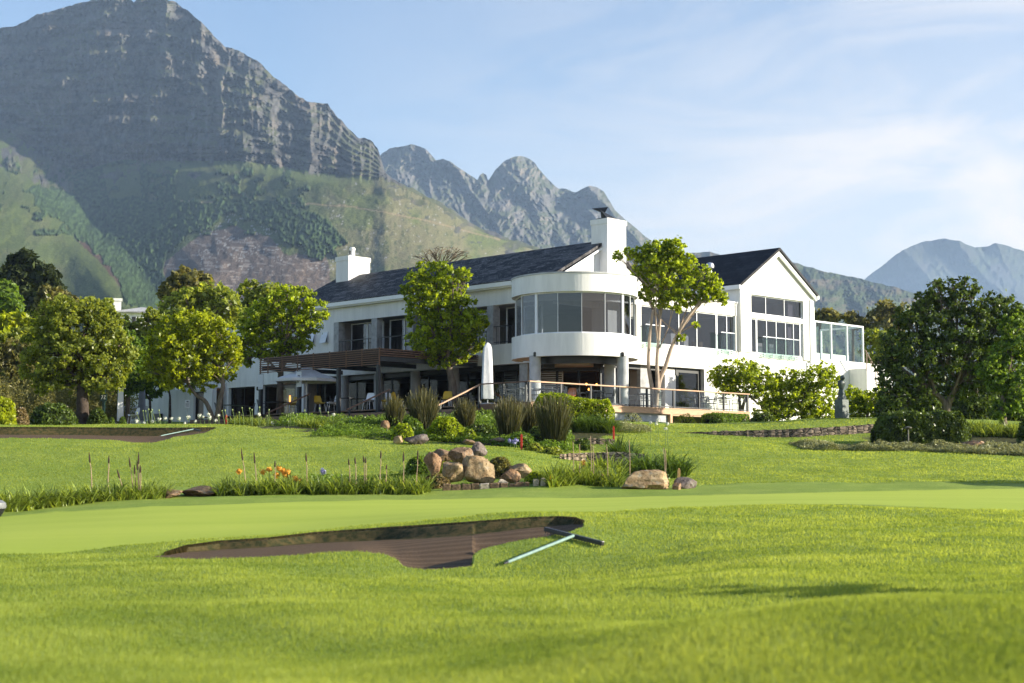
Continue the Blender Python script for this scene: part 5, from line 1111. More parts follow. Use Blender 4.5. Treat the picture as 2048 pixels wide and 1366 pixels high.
for px, blobs, lm, lab in ((1640, [(1640,633,8),(1650,628,8),(1668,631,11),(1634,640,7)], 'olive', 'rounded olive tree behind the white gable at the glass windbreak'), (1706, [(1702,637,10),(1716,643,9),(1728,648,7)], 'olive', 'small rounded olive tree just above the glass windbreak'), (1775, [(1776,616,15),(1758,630,13),(1800,628,14),(1745,645,11),(1780,645,16)], 'olive', 'large brown olive tree behind the dark tree on the right')):
    tree('olive_tree', lab, 180, px, [(px, 665), (px, 650)], blobs, 2400, .5, lm, 'bark', twigs=0, r0=.2, K=16, tight=.2, group='olive trees beyond the roof terrace')
tree('leafy_tree', 'light green tree between the glass windbreak and the dark tree', 108, 1752, [(1752, 760), (1752, 720)], [(1742,672,14),(1762,680,16),(1785,690,18),(1748,702,20),(1775,718,22),(1750,735,22),(1800,705,18)], 5051, 0.307, 'pale', twigs=0, r0=.15)
tree('spreading_tree', 'large dark spreading tree with a forked trunk at the right', 76, 1893, [[(1893, 815), (1885, 800), (1862, 780)], [(1895, 815), (1902, 795), (1915, 770)]], [(1905,572,13),(1938,575,16),(1868,578,16),(1890,595,20),(1925,602,22),(1845,600,14),(1855,618,24),(1900,628,28),(1950,632,26),(1985,612,22),(2010,622,26),(1815,632,20),(1835,652,28),(1880,665,36),(1935,670,38),(1990,665,38),(2035,650,30),(1800,660,20),(1790,690,24),(1830,700,34),(1885,712,38),(1945,715,38),(2000,715,34),(1785,722,18),(1815,742,28),(1865,752,30),(1925,755,28),(1800,765,18),(1845,778,16),(1775,705,12),(1770,680,10),(2045,690,26),(1775,750,18),(1770,785,18),(1800,800,22),(1840,800,20),(1960,785,24),(1985,760,24),(1910,785,18),(1760,725,12),(1925,560,8),(1880,566,8),(1985,640,24),(2020,625,18),(2045,640,22)], 27552, 0.215, 'dark', 'bark', r0=[.2, .22])
tree('leafy_tree', 'lighter green tree overhanging at the right edge', 71, 2006, [(2006, 820), (2010, 770)], [(2030,650,22),(2045,690,24),(2015,700,22),(1990,735,20),(2030,735,28),(2005,765,20),(2040,775,24),(2020,800,16),(1985,770,12),(1970,740,14),(2000,820,16),(2035,815,18)], 8723, 0.205, 'green', 'bark', r0=.2)
tree('leafy_tree', 'dark leafy tree at the back right below the spreading tree', 90, 1960, [(1960, 830), (1960, 800)], [(1790,790,20),(1820,800,24),(1860,800,26),(1930,800,28),(1975,805,26),(2015,800,26),(2045,815,22),(1905,822,22),(1840,822,22),(1870,780,26),(1960,770,26),(2010,775,24),(1800,820,20),(1980,825,20),(2035,790,24)], 9184, 0.256, 'dark', 'darkbark', r0=.2, twigs=0)
# out of frame to the right: trees throwing shadows on the lawns
def plain_tree(label, x, y, h, blobs, n, size, lm, r):
    z = gz(x, y); org = Vector((x, y, z - .05)); root = empty('leafy_tree', org, 0, label, 'tree')
    crown_mesh('crown', [(x + a, y + b, z + c, q) for a, b, c, q in blobs], n, size, lm, root, org)
    MB().tube([(0, 0, 0), (.05, .02, h * .5), (0, 0, h)], [r * 1.3, r, r * .5], 10).build('trunk', M['bark'], root, smooth=True)
plain_tree('small tree added outside the right edge for its shadow on the near lawn', 6.6, 11.35, 1.0, [(0,-.25,1.20,.16),(-.1,.1,1.28,.22),(.1,.4,1.30,.18),(-.2,.7,1.42,.10),(-.3,.9,1.5,.06)], 2464, 0.072, 'green', .035)  # added out of view, crown shaped to cast the near-lawn shadow
plain_tree('young tree outside the right edge of the upper lawn', 24.0, 46.0, 2.2, [(0,0,2.6,1.0),(.9,.2,2.9,.9),(-.7,0,2.7,.7),(1.8,0,2.5,1.0)], 3857, 0.205, 'green', .14)
# bare flat-topped tree behind the roof
p = at(885, 560, 112); r = empty('bare_tree', (p.x, p.y, 4.0), 0, 'bare branched flat topped tree showing above the roof ridge', 'tree')
b = MB(); o_ = Vector((p.x, p.y, 4.0))
limb(b, (0, 0, 0), at(880, 548, 112) - o_, .25, .15, .03)
for k, (px, py) in enumerate(((838,512),(848,504),(860,500),(872,496),(886,494),(900,496),(914,498),(926,503),(934,512),(893,503),(866,508),(908,508))):
    pts = limb(b, at(880, 548, 112) - o_, at(px, py, 112 + random.uniform(-1.5, 1.5)) - o_, .07, .02, .16, seed=k)
    for j in range(11): limb(b, pts[random.randint(3, 6)], at(px + random.uniform(-15, 15), py + random.uniform(-4, 6), 112 + random.uniform(-1.5, 1.5)) - o_, .022, .009, .14, 3, seed=j + k * 9)
b.build('trunk', M['bark'], r, smooth=True)
# ---------------------------------------------------------------- distant white house
p = at(285, 640, 165); hh = empty('white_house', (p.x, p.y, 0), .25, 'distant white house with a chimney half hidden by the left trees', 'house')
hz = p.z; k_ = 165 / F
def hp(px): return (px - 285) * k_
b = MB(); b.box(hp(238), hp(335), 0, 8, 4, at(0, 626, 165).z); b.build('wall', M['plaster'], hh)
zt = at(0, 626, 165).z; zr = at(0, 607, 165).z
b = MB(); b.prism([(hp(232), -.5, zt), (hp(342), -.5, zt), (hp(342), -.5, zt + .1), (hp(295), 4, zr), (hp(288), 4, zr), (hp(232), -.5, zt + .1)], (0, .01, 0)); b._add([(hp(232), -.5, zt + .1), (hp(342), -.5, zt + .1), (hp(300), 4, zr), (hp(282), 4, zr), (hp(342), 8.5, zt + .1), (hp(232), 8.5, zt + .1)], [(0, 1, 2, 3), (1, 4, 2), (4, 5, 3, 2), (5, 0, 3)]); b.build('roof', M['greywall'], hh)
b = MB(); b.box(hp(228), hp(243), .5, 1.3, 6, at(0, 602, 165).z); b.box(hp(226), hp(245), .4, 1.4, at(0, 602, 165).z, at(0, 597, 165).z); b.build('chimney', M['plaster'], hh)
for px in (254, 268, 305, 322):
    w = MB().box(hp(px - 5), hp(px + 5), -.05, .05, at(0, 648, 165).z, at(0, 633, 165).z).build('window', M['alu'], hh)
    MB().box(hp(px - 4), hp(px + 4), -.08, -.05, at(0, 647, 165).z, at(0, 634, 165).z).build('pane', M['dark_glass'], w)
# ---------------------------------------------------------------- shrubs, hedges, strap-leaved beds, reeds, flower spikes
def dome(name, label, px, py_base, w, h, D, lm, n, size, cat='shrub', group=None, dep=None, inner=True):
    """rounded shrub: image column px, image width w and height h at depth D"""
    x = ray(px, py_base)[0] * D; z = gz(x, D); k = D / F; rx, rz = w * k / 2, h * k; ry = dep or rx
    org = Vector((x, D, z)); r = RNG
    d = r.normal(size=(n, 3)); d[:, 2] = np.abs(d[:, 2]); d /= np.linalg.norm(d, axis=1, keepdims=True)
    lump = .84 + .30 * (fbm(d[:, 0] * 3 + px, d[:, 1] * 3 + d[:, 2] * 4, 3, int(px)) - .35); q = (.82 + .2 * r.random(n)) * lump
    C = d * q[:, None] * np.array([rx, ry, rz]); C[:, 2] -= .03
    V = leaf_quads(C, d, size, up=.25)
    root = empty(name, org, 0, label, cat, group)
    mesh_np('foliage', V, np.arange(len(V)).reshape(-1, 4), LM[lm], root, col=leaf_col(n, vnoise(d[:, 0] * 6 + px, d[:, 1] * 5 + d[:, 2] * 6, 3)))
    b = MB()
    for a in range(5): limb(b, (0, 0, -.05), (math.cos(a * 1.3) * rx * .6, math.sin(a * 1.3) * ry * .6, rz * .7), max(.02, rz * .05), .012, .1, 4, a)
    if inner: b.lathe([(rx * .05, -.05), (rx * .70, .0), (rx * .74, rz * .3), (rx * .55, rz * .6), (rx * .1, rz * .76)], 12, (0, 0, 0), 1, ry / rx)
    b.build('stem', M['twig'], root, smooth=True)
    return root
M['twig'] = mat('dark_twigs', (.022, .026, .012), .95, .3, 8, .01, 20, .05)
def hedge(label, pts, w, h, lm, n, size, cat='hedge', wob=.12, wave=.0):
    """clipped hedge along ground points [(px, D)], width w and height h in metres"""
    P = [on_ground(px, D) for px, D in pts]; org = P[0].copy(); r = RNG
    L_ = [0]
    for i in range(len(P) - 1): L_.append(L_[-1] + (P[i + 1] - P[i]).length)
    s = r.uniform(0, L_[-1], n); A = np.array([tuple(p) for p in P])
    X = np.stack([np.interp(s, L_, A[:, k]) for k in range(3)], 1)
    dr = (P[-1] - P[0]); dr.z = 0; dr.normalize(); side = np.array([-dr.y, dr.x, 0]); 
    u = r.uniform(-1, 1, n); face = r.random(n); cr = r.uniform(0, 1, n)
    v = np.where(face < .42, 1.0, cr); uu = np.where(face < .42, u, np.sign(u))
    rr = (np.abs(uu) ** 6 + np.abs(v) ** 6) ** (1 / 6.)
    hh = h * (1 + wob * 2 * (fbm(s * 1.1, s * 0 + 3, 3, int(pts[0][0])) - .5)); q = (.90 + .13 * r.random(n)) * (1 + wob * (fbm(s * 2.5, v * 3 + uu * 2, 3, 7) - .5) * 2) / rr
    endt = np.minimum(1, np.minimum(s, L_[-1] - s) / (w * .5) + .55)
    C = X + side * (uu * q * w / 2 * endt)[:, None]; C[:, 2] += v * q * hh * endt
    o = side * (uu * (face >= .42))[:, None] + np.array([0, 0, 1.]) * (face < .42)[:, None]
    V = leaf_quads(C - np.array(org), o, size)
    root = empty('hedge', org, 0, label, cat)
    mesh_np('foliage', V, np.arange(len(V)).reshape(-1, 4), LM[lm], root, col=leaf_col(n, vnoise(s * 4, v * 4 + uu * 3, 9)))
    b = MB()
    for i in range(len(P) - 1):
        e = (P[i + 1] - P[i]).normalized() * w * .42
        b.bar(P[i] - org + e * (i == 0) + Vector((0, 0, h * .36)), P[i + 1] - org - e * (i == len(P) - 2) + Vector((0, 0, h * .36)), w * .62, h * .72)
    b.build('stem', M['twig'], root)
    return root
def blades(C, L_, w, lean, droop, r=RNG, seg=3):
    """arching strap leaves: base points C (n,3), lengths L_, widths w, outward direction angle random"""
    n = len(C); th = r.uniform(0, 2 * math.pi, n); d = np.stack([np.cos(th), np.sin(th), 0 * th], 1); pr = np.stack([-np.sin(th), np.cos(th), 0 * th], 1)
    V = np.empty((n, (seg + 1) * 2, 3))
    for i in range(seg + 1):
        t = i / seg; hz = L_ * (lean * t + droop * t * t * .5); zz = L_ * (t * (1 - .25 * lean) - droop * .55 * t * t * t)
        c = C + d * hz[:, None] + np.stack([0 * zz, 0 * zz, zz], 1); ww = (w * (1 - .85 * t ** 2) * .5)[:, None]
        V[:, 2 * i] = c - pr * ww; V[:, 2 * i + 1] = c + pr * ww
    base = (np.arange(n) * (seg + 1) * 2)[:, None, None]
    q = np.array([[2 * i, 2 * i + 1, 2 * i + 3, 2 * i + 2] for i in range(seg)])[None]
    return V.reshape(-1, 3), (base + q).reshape(-1, 4)
def strap_patch(name, label, pts, n, L_, lm, width=.9, kind=None, cat='plant', group=None, w=.035, lean=.45, droop=.7):
    """a bed or clump of strap-leaved plants along ground points"""
    A = np.array([tuple(on_ground(px, D)) for px, D in pts]); r = RNG; s = r.uniform(0, 1, n)
    if len(A) > 1:
        cum = np.concatenate([[0], np.cumsum(np.linalg.norm(np.diff(A, axis=0), axis=1))]); cum /= cum[-1]
        # leaves stand in rosettes
        k = max(6, n // 42); cs = r.uniform(0, 1, k); ri = r.integers(0, k, n); fac = r.uniform(.6, 1.35, k)[ri]; tone = r.normal(0, .22, k)[ri]; s = cs[ri] + r.normal(0, .009, n); s = np.clip(s, 0, 1)
        X = np.stack([np.interp(s, cum, A[:, j]) for j in range(3)], 1)
        off = (vnoise(s * 900, s * 0, 3) - .5) * width; X[:, 1] += off; X[:, 0] += r.normal(0, .05, n)
    else:
        fac = 1; tone = 0; rad = np.sqrt(r.random(n)) * width / 2; th = r.uniform(0, 6.28, n); X = A[0] + np.stack([rad * np.cos(th), rad * np.sin(th), 0 * th], 1)
    X[:, 2] = base_z(X[:, 0], X[:, 1]) - .03
    V, Q = blades(X, L_ * fac * r.uniform(.55, 1.2, n), np.full(n, w) * r.uniform(.6, 1.4, n), lean * r.uniform(.2, 1.8, n), droop * r.uniform(.3, 1.5, n), r)
    c = np.repeat(np.stack([np.clip(r.normal(.46, .3, n) + tone, 0, 1), r.random(n), r.random(n)], 1), 8, 0)
    org = Vector(X.mean(0)) if kind is None else Vector((0, 0, 0))
    o = mesh_np(name, V - np.array(org), Q, LM[lm], None, col=c); o.location = org
    return tag(o, label, cat, group, kind)
# border of strap leaves along the back of the green
strap_patch('border_plants', 'strap leaved green border plants along the far edge of the green', [(-60,38.5),(60,40),(150,41.2),(250,42.2),(335,43)], 5200, .62, 'strap', 1.3, 'stuff')
strap_patch('border_plants', 'strap leaved green border plants with dried spikes before the far lawn', [(440,43.6),(560,43.8),(700,44),(850,44.2)], 5600, .62, 'strap', 1.3, 'stuff')
strap_patch('border_plants', 'strap leaved plants between the stone edging and the wide boulder', [(1100,45),(1160,46),(1240,45.6)], 3000, .66, 'strap', 1.6, 'stuff')
strap_patch('strap_leaf_clump', 'large dark green strap leaf clump beside the timber post', [(1318,50.5)], 900, 1.0, 'strapdark', 1.9, cat='plant', w=.05)
strap_patch('strap_leaf_clump', 'dark strap leaf clump left of the large one above the stone wall', [(1265,54),(1230,55.5)], 900, .85, 'strapdark', 1.2, cat='plant', w=.045)
strap_patch('strap_leaf_clump', 'bright strap leaf clump at the foot of the low stone wall', [(1212,49.5)], 520, .85, 'strap', 1.1, cat='plant', w=.045)
strap_patch('strap_leaf_clump', 'pale arching grass tuft on top of the rock heap', [(893,48.6)], 170, .85, 'pale', .35, cat='plant', w=.03, droop=.9)
strap_patch('strap_leaf_clump', 'green strap leaf clump with white flowers in front of the pergola post', [(500,70.5)], 800, .62, 'strap', 2.0, cat='plant')
strap_patch('strap_leaf_clump', 'green strap leaf clump right of the pergola steps with flower buds', [(645,66.5)], 900, .62, 'strap', 2.0, cat='plant')
strap_patch('strap_leaf_clump', 'dark glossy strap leaf clump left of the orange rock', [(728,66.5)], 650, .6, 'strapdark', 1.6, cat='plant')
strap_patch('strap_leaf_clump', 'dark glossy strap leaves under the bright clipped hedge', [(1150,65.5),(1228,65.5)], 2400, .8, 'strapdark', .8, cat='plant')
strap_patch('border_plants', 'bright strap leaved plants below the trees at the right edge', [(1948,66.5),(2000,66.5),(2060,66)], 2600, .75, 'strap', 2.0, 'stuff')
# ground covers
def cover(name, label, pts, n, size, lm, width, hgt, seed=5):
    A = np.array([tuple(on_ground(px, D)) for px, D in pts]); r = RNG; s = r.uniform(0, 1, n)
    cum = np.concatenate([[0], np.cumsum(np.linalg.norm(np.diff(A, axis=0), axis=1))]); L_ = cum[-1]; cum = cum / L_
    X = np.stack([np.interp(s, cum, A[:, j]) for j in range(3)], 1); X[:, 1] += r.uniform(-.5, .5, n) * width
    X[:, 2] = base_z(X[:, 0], X[:, 1]); hh = fbm(X[:, 0] * 1.6, X[:, 1] * 1.6, 3, seed); X[:, 2] += hgt * np.clip((hh - .22) * 2.2, 0, 1.3) * r.random(n) ** .4
    V = leaf_quads(X, np.tile([0, -.3, .6], (n, 1)), size, .35, .5)
    tag(mesh_np(name, V, np.arange(len(V)).reshape(-1, 4), LM[lm], None, col=leaf_col(n, hh)), label, 'ground cover', kind='stuff')
cover('ground_cover', 'low grey green ground cover in front of the dark clipped hedge', [(1590,61.8),(1700,61.5),(1850,60.3),(1960,59.5),(2080,59)], 26000, .10, 'grey', 3.0, .26)
cover('ground_cover', 'low mixed ground cover around the grass tussocks and rocks', [(640,63),(780,63.5),(900,63.5),(1020,62),(1150,60)], 30000, .11, 'green', 7, .3, 8)
cover('ground_cover', 'dark low planting between the tussocks and the terrace steps', [(560,70),(700,69),(850,67.5),(1000,66.5),(1120,65)], 22000, .12, 'green', 5, .45, 28)
cover('ground_cover', 'low green weeds on the slope before the rock heap', [(600,47),(720,47),(830,47.5)], 9000, .09, 'green', 4, .16, 11)
cover('ground_cover', 'rough scrub and dry plants below the trees at the far left', [(-40,80),(60,82),(170,84),(240,86)], 30000, .17, 'olive', 10, 2.2, 15)
cover('ground_cover', 'silvery low plants beside the red stake near the hedge', [(1235,66.5),(1300,67)], 3500, .08, 'grey', 2.2, .25, 18)
# shrubs
GS = 'rounded green shrubs in the rock garden'
dome('round_shrub', 'largest dense rounded green shrub behind the rock heap', 893, 888, 92, 54, 61, 'bright', 6500, .10, group=GS)
dome('round_shrub', 'tall green shrub beside the orange rock and the brown tussock', 822, 866, 60, 44, 62.5, 'green', 4200, .10, group=GS)
dome('round_shrub', 'bright lower green shrub left of the largest round shrub', 806, 884, 52, 40, 60, 'bright', 3600, .10, group=GS)
dome('round_shrub', 'small round green shrub just right of the largest round shrub', 940, 886, 34, 30, 60.5, 'bright', 2200, .09, group=GS)
dome('round_shrub', 'dark green mounded shrub behind the purple flowers', 1040, 893, 70, 34, 58.5, 'green', 3400, .09, group=GS)
dome('round_shrub', 'low pale green shrub right beside the tall red stake', 1068, 910, 44, 20, 55, 'pale', 2000, .08, group=GS)
dome('round_shrub', 'low pale green shrub at the foot of the biggest tussock', 1106, 914, 50, 18, 54.5, 'pale', 2200, .08, group=GS)
dome('round_shrub', 'brownish heather shrub in front of the rock heap', 872, 978, 62, 36, 45.6, 'tanleaf', 2600, .07, group=GS)
dome('round_shrub', 'dark grey green shrub right of the tallest boulder', 998, 950, 60, 46, 47.6, 'olive', 3800, .08, group=GS)
dome('round_shrub', 'green shrub at the upper left corner of the rock heap', 838, 935, 62, 40, 49.5, 'green', 3200, .08, group=GS)
dome('round_shrub', 'low green tuft shrub between the two front ochre boulders', 932, 968, 30, 14, 45.3, 'green', 900, .07, group=GS)
dome('round_shrub', 'low green shrub filling the gap right of the reddish low boulder', 1068, 968, 44, 26, 45.6, 'bright', 1800, .08, group=GS)
dome('round_shrub', 'olive trailing shrub behind the perched boulder', 915, 902, 70, 26, 50.5, 'olive', 2200, .08, group=GS)
dome('round_shrub', 'dark shrub mixed with dry stems before the low stone wall', 1165, 905, 44, 28, 58.5, 'dark', 2400, .09, group=GS)
dome('green_shrub', 'bright lime shrub cut by the left edge', 0, 852, 70, 66, 68, 'lime', 5200, .13)
dome('green_shrub', 'tan dry shrub right of the bright lime shrub', 40, 852, 40, 40, 69, 'tanleaf', 2200, .12)
dome('green_shrub', 'wide dark shrub under the big leafy tree', 105, 852, 105, 50, 73, 'dark', 5200, .13)
dome('green_shrub', 'dark shrub right of the thick tree trunk', 195, 852, 46, 38, 74.5, 'dark', 2600, .12)
dome('potted_shrub', 'small clipped ball shrub between the sign post and the pale parasol', 223, 852, 14, 17, 77, 'green', 900, .07)
dome('potted_shrub', 'small clipped ball shrub right of the pale closed parasol', 245, 852, 17, 19, 77.5, 'green', 1000, .07)
dome('green_shrub', 'dark rounded shrub cut by the right edge', 2062, 880, 60, 62, 63, 'dark', 3200, .12)
dome('green_shrub', 'broad low green shrub between the brown tussocks and the deck steps', 960, 872, 70, 26, 64, 'dark', 2600, .10)
dome('green_shrub', 'dark shrub behind the tall red stake beside the dark tussocks', 1075, 888, 60, 40, 60, 'dark', 2600, .10)
for k_i, (px, w_, h_, lab) in enumerate(((1790, 90, 62, 'dark dense shrub between the statue lawn and the spreading tree'), (1860, 70, 52, 'dark dense shrub just left of the forked trunk'), (1945, 80, 60, 'dark dense shrub right of the forked trunk'), (2035, 90, 70, 'dark dense shrub behind the trunk at the right edge'))): dome('green_shrub', lab, px, 846, w_, h_, 81, 'dark', 3600, .15, group='dark shrubs under the spreading tree')
dome('green_shrub', 'dark leafy shrub below the end of the deck', 1525, 846, 60, 24, 81, 'dark', 2200, .11)
hedge('bright yellow green clipped hedge in front of the deck corner', [(1068,70.0),(1228,70.3)], 1.1, 1.02, 'bright', 13000, .085)
hedge('low dark hedge in front of the open deck end', [(1412,78.5),(1490,81)], .9, .52, 'green', 4200, .09)
hedge('long dark glossy clipped hedge on the right lawn edge', [(1748,63.5),(1935,63.5)], 2.0, 1.25, 'dark', 24000, .10, wob=.09)
# reed tussocks
def tussock(label, px, py, w, h, D, n, tip):
    org = on_ground(px, D, -.03); k = D / F; r = RNG; W_, H_ = w * k, h * k; n = int(n * 1.15)
    rad = np.sqrt(r.random(n)); th = r.uniform(0, 6.28, n); C = np.stack([rad * np.cos(th), rad * np.sin(th), 0 * th], 1) * W_ * .20
    L_ = H_ * np.clip(r.normal(.80, .17, n), .3, 1.15) * (1 - .18 * rad ** 2); tilt = rad * .30 + r.normal(0, .10, n); ph = th + r.normal(0, .5, n)
    dirh = np.stack([np.cos(ph), np.sin(ph), 0 * ph], 1); T = C + dirh * (np.sin(tilt) * L_ * .8)[:, None] + np.stack([0 * L_, 0 * L_, L_ * np.cos(tilt)], 1)
    Mi = C * .5 + T * .5 - dirh * (np.sin(tilt) * L_ * .07)[:, None] + np.stack([0 * L_, 0 * L_, L_ * .05], 1)
    a = r.uniform(0, 3.14, n); pr = np.stack([np.cos(a), np.sin(a), 0 * a], 1) * (.0085 * r.uniform(.6, 1.5, n))[:, None] * (D / 60)
    V = np.stack([C - pr, C + pr, Mi - pr, Mi + pr, T - pr * .9, T + pr * .9], 1).reshape(-1, 3)
    b_ = (np.arange(n) * 6)[:, None, None]; Q = (b_ + np.array([[0, 1, 3, 2], [2, 3, 5, 4]])[None]).reshape(-1, 4)
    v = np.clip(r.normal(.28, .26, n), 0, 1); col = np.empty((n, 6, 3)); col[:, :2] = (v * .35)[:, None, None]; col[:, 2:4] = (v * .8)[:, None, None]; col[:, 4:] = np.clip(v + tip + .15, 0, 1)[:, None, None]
    root = empty('reed_tussock', org, 0, label, 'grass tussock', 'tall reed tussocks before the deck')
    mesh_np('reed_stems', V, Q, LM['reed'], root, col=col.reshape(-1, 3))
    MB().lathe([(W_ * .12, -.02), (W_ * .15, H_ * .2), (W_ * .07, H_ * .38), (W_ * .01, H_ * .45)], 10).build('tuft_core', M['twig'], root)
tussock('biggest dark reed tussock beside the bright clipped hedge', 1108, 904, 96, 100, 59, 1700, .0)
tussock('dark reed tussock with reddish tips below the closed white parasol', 1018, 884, 82, 84, 61.5, 1300, .25)
tussock('thin greenish reed tussock between two dark tussocks', 1062, 880, 62, 74, 62.5, 900, .12)
tussock('brown reed tussock behind the largest round shrub', 930, 866, 66, 64, 65, 900, .25)
tussock('tall brown reed tussock between the round shrubs', 846, 876, 78, 92, 63, 1300, .2)
tussock('loose brown reed tussock beside the stair handrail', 788, 858, 56, 66, 66, 700, .25)
# dried flower spikes standing out of the border
M['spike'] = mat('dry_stalk', (.36, .25, .16), .8, .2, 10); M['seed'] = mat('brown_seed_head', (.055, .03, .022), .9, .3, 20, .004, 60)
def spike(x0, y0, x1, y1, D, head, lab, grp):
    p = at(x0, y0, D); q = at(x1, y1, D); g = gz(p.x, D) - .05; base = Vector((p.x - (q.x - p.x) * .1, D, min(g, p.z))); r = empty('flower_spike', base, 0, lab, 'flower spike', grp)
    f = lambda v: v - base
    m_ = p.lerp(q, .5) + Vector((.012, 0, 0)); t = p.lerp(q, 1 - head)
    MB().tube([(0, 0, 0), f(p.lerp(q, .1)), f(m_), f(t)], [.016, .015, .012, .011], 6).build('stem', M['spike'], r)
    if head: MB().tube([f(t), f(t.lerp(q, .15)), f(t.lerp(q, .6)), f(q)], [.012, .024, .021, .006], 8).build('seed_head', M['seed'], r)
SP = [(184,968,178,904),(216,957,218,911),(249,993,234,938),(266,976,258,914),(270,984,269,930),(277,980,274,920),(278,976,277,904),(281,975,281,930),(492,968,482,896),(513,972,508,904),(550,960,550,921),(614,960,612,905),(700,955,697,917),(712,955,710,914),(729,952,727,911),(732,950,731,914),(760,950,762,900),(807,960,807,903),(833,958,836,899),(772,958,773,929)]
ords = ['first', 'second', 'third', 'fourth', 'fifth', 'sixth', 'seventh', 'eighth', 'ninth', 'tenth', 'eleventh', 'twelfth']
for i, s in enumerate(SP):
    k = i if i < 8 else i - 8
    lab = (f'brown tipped dried flower spike, {ords[k]} from the left in the left border' if i < 8 else f'brown tipped dried flower spike, {ords[k]} from the left in the middle border')
    spike(*s, 42.3 if i < 8 else 44, .34, lab, 'brown tipped dried flower spikes')
for i, s in enumerate([(1147,962,1146,884),(1159,960,1159,888),(1183,968,1181,872),(1187,965,1186,890),(1216,962,1213,888),(1260,955,1258,880),(1330,955,1327,895),(1331,955,1331,900)]):
    spike(*s, 45.6, 0, f'bare dried flower stalk, {ords[i]} from the left around the low stone wall', 'bare dried flower stalks')
# white flower heads and buds in front of the terrace
M['petal'] = mat('white_petals', (.74, .74, .62), .7, .1, 30, .01, 60); M['budgreen'] = mat('bud_green', (.26, .32, .12), .7, .15, 20); M['stalkgreen'] = mat('stalk_green', (.16, .23, .06), .7, .15, 10); M['opetal'] = mat('orange_petals', (.72, .33, .03), .6, .15, 20); M['ppetal'] = mat('lilac_petals', (.33, .31, .58), .7, .12, 20)
def flower(x0, y0, x1, y1, D, rad, m, lab, cat, grp):
    p = at(x0, y0, D); q = at(x1, y1, D); g = gz(p.x, D) - .03; base = Vector((p.x, D, min(g, p.z))); r = empty(cat.replace(' ', '_'), base, 0, lab, cat, grp)
    MB().tube([(0, 0, 0), (p - base).lerp(q - base, .5) + Vector((.01, 0, 0)), q - base], [.013, .011, .009], 6).build('stem', M['stalkgreen'], r)
    h = MB(); c = q - base
    if rad > .045:
        rr = random.Random(int(x0 * 7 + y0))
        for k in range(26):
            d = Vector((rr.gauss(0, 1), rr.gauss(0, 1), rr.gauss(.25, .8))).normalized(); s = rad * rr.uniform(.7, 1.1); e = c + d * s; t = d.cross(Vector((.3, .5, .8))).normalized() * rad * .38; u = d.cross(t).normalized() * rad * .38
            h.poly([e - t, e - u * .8 + d * rad * .12, e + t, e + u * .8 + d * rad * .12])
        h.lathe([(rad * .1, -rad * .7), (rad * .62, -rad * .2), (rad * .6, rad * .3), (rad * .1, rad * .65)], 8, c)
    else: h.lathe([(.006, -rad), (rad, -rad * .2), (rad * .7, rad * .6), (.005, rad * 1.3)], 8, c)
    h.build('flower_head', M[m], r)
FL = [(277,850,273,843),(312,851,305,843),(310,852,308,852),(320,850,319,839),(330,850,330,837),(343,850,343,838),(360,850,358,838),(370,852,370,847),(392,850,391,843),(402,848,399,832),(410,848,406,833),(418,846,417,828),(421,850,419,836),(429,849,431,841),(438,848,437,831),(516,850,517,829),(546,855,545,846),(666,850,667,829),(378,850,376,835),(289,851,289,846)]
for i, s in enumerate(FL):
    flower(*s, 69 if s[0] < 600 else 66, .075 if i % 3 else .10, 'petal', f'round white flower head, {i + 1} of twenty from the left of the terrace bed' if False else ('white flower head on the tall stem above the strap leaf clump by the steps' if s[0] == 666 else 'white flower head alone in front of the pergola post' if s[0] == 516 else 'low white flower head right of the pergola post' if s[0] == 546 else f'round white flower head {["in front of the shaded side walls", "left of the red stake before the dark doorway"][s[0] > 385]}'), 'white flower', 'white flower heads in the terrace bed')
rr = random.Random(5)
BD = [(282,853,274,826),(290,852,286,822),(296,852,291,822),(301,851,297,819),(304,850,302,824),(312,850,304,820),(322,850,318,821),(450,848,444,822),(456,846,450,821),(470,845,465,820),(480,842,478,825),(488,842,484,816),(503,842,499,817),(505,840,504,820),(520,840,519,815),(534,842,534,832),(537,845,538,820),(577,855,577,843),(581,853,581,828),(590,853,586,826),(593,852,594,830),(617,850,609,821),(645,845,639,817),(660,845,656,825),(700,848,697,835),(684,848,684,838)]
for i, s in enumerate(BD): flower(*s, 69.3 if s[0] < 560 else 66.3, .04, 'budgreen', 'tall pale green flower stalk with a closed bud ' + ('left of the notice board' if s[0] < 400 else 'in front of the pergola' if s[0] < 545 else 'before the brown terrace steps'), 'budding flower', 'tall budding flower stalks in the terrace bed')
for i, (x, y) in enumerate(((525,944),(538,939),(558,938),(566,942),(575,945),(570,950),(590,958),(598,963),(553,951),(478,943))): flower(x, y + 24, x, y, 44.2, .09, 'opetal', 'orange lily flower in the border left of the blue flower', 'orange lily', 'orange lilies in the border')
flower(646, 970, 645, 943, 44.2, .10, 'ppetal', 'single pale blue flower head in the border', 'blue flower', None)
for i, (x, y) in enumerate(((1020,882),(1028,885),(1032,881))): flower(x, y + 16, x, y, 57, .09, 'ppetal', ['small lilac flower left of the tall red stake', 'lowest lilac flower of three beside the tall red stake', 'lilac flower closest to the tall red stake'][i], 'lilac flower', 'lilac flowers beside the red stake')
for i, (x, y) in enumerate(((1301,846),(1316,842),(1335,848),(1331,858),(1312,848))): flower(x, y + 40, x, y, 60, .07, 'petal', 'small pale flower on a thin stem above the large strap leaf clump', 'white flower', 'thin stemmed pale flowers above the clump')
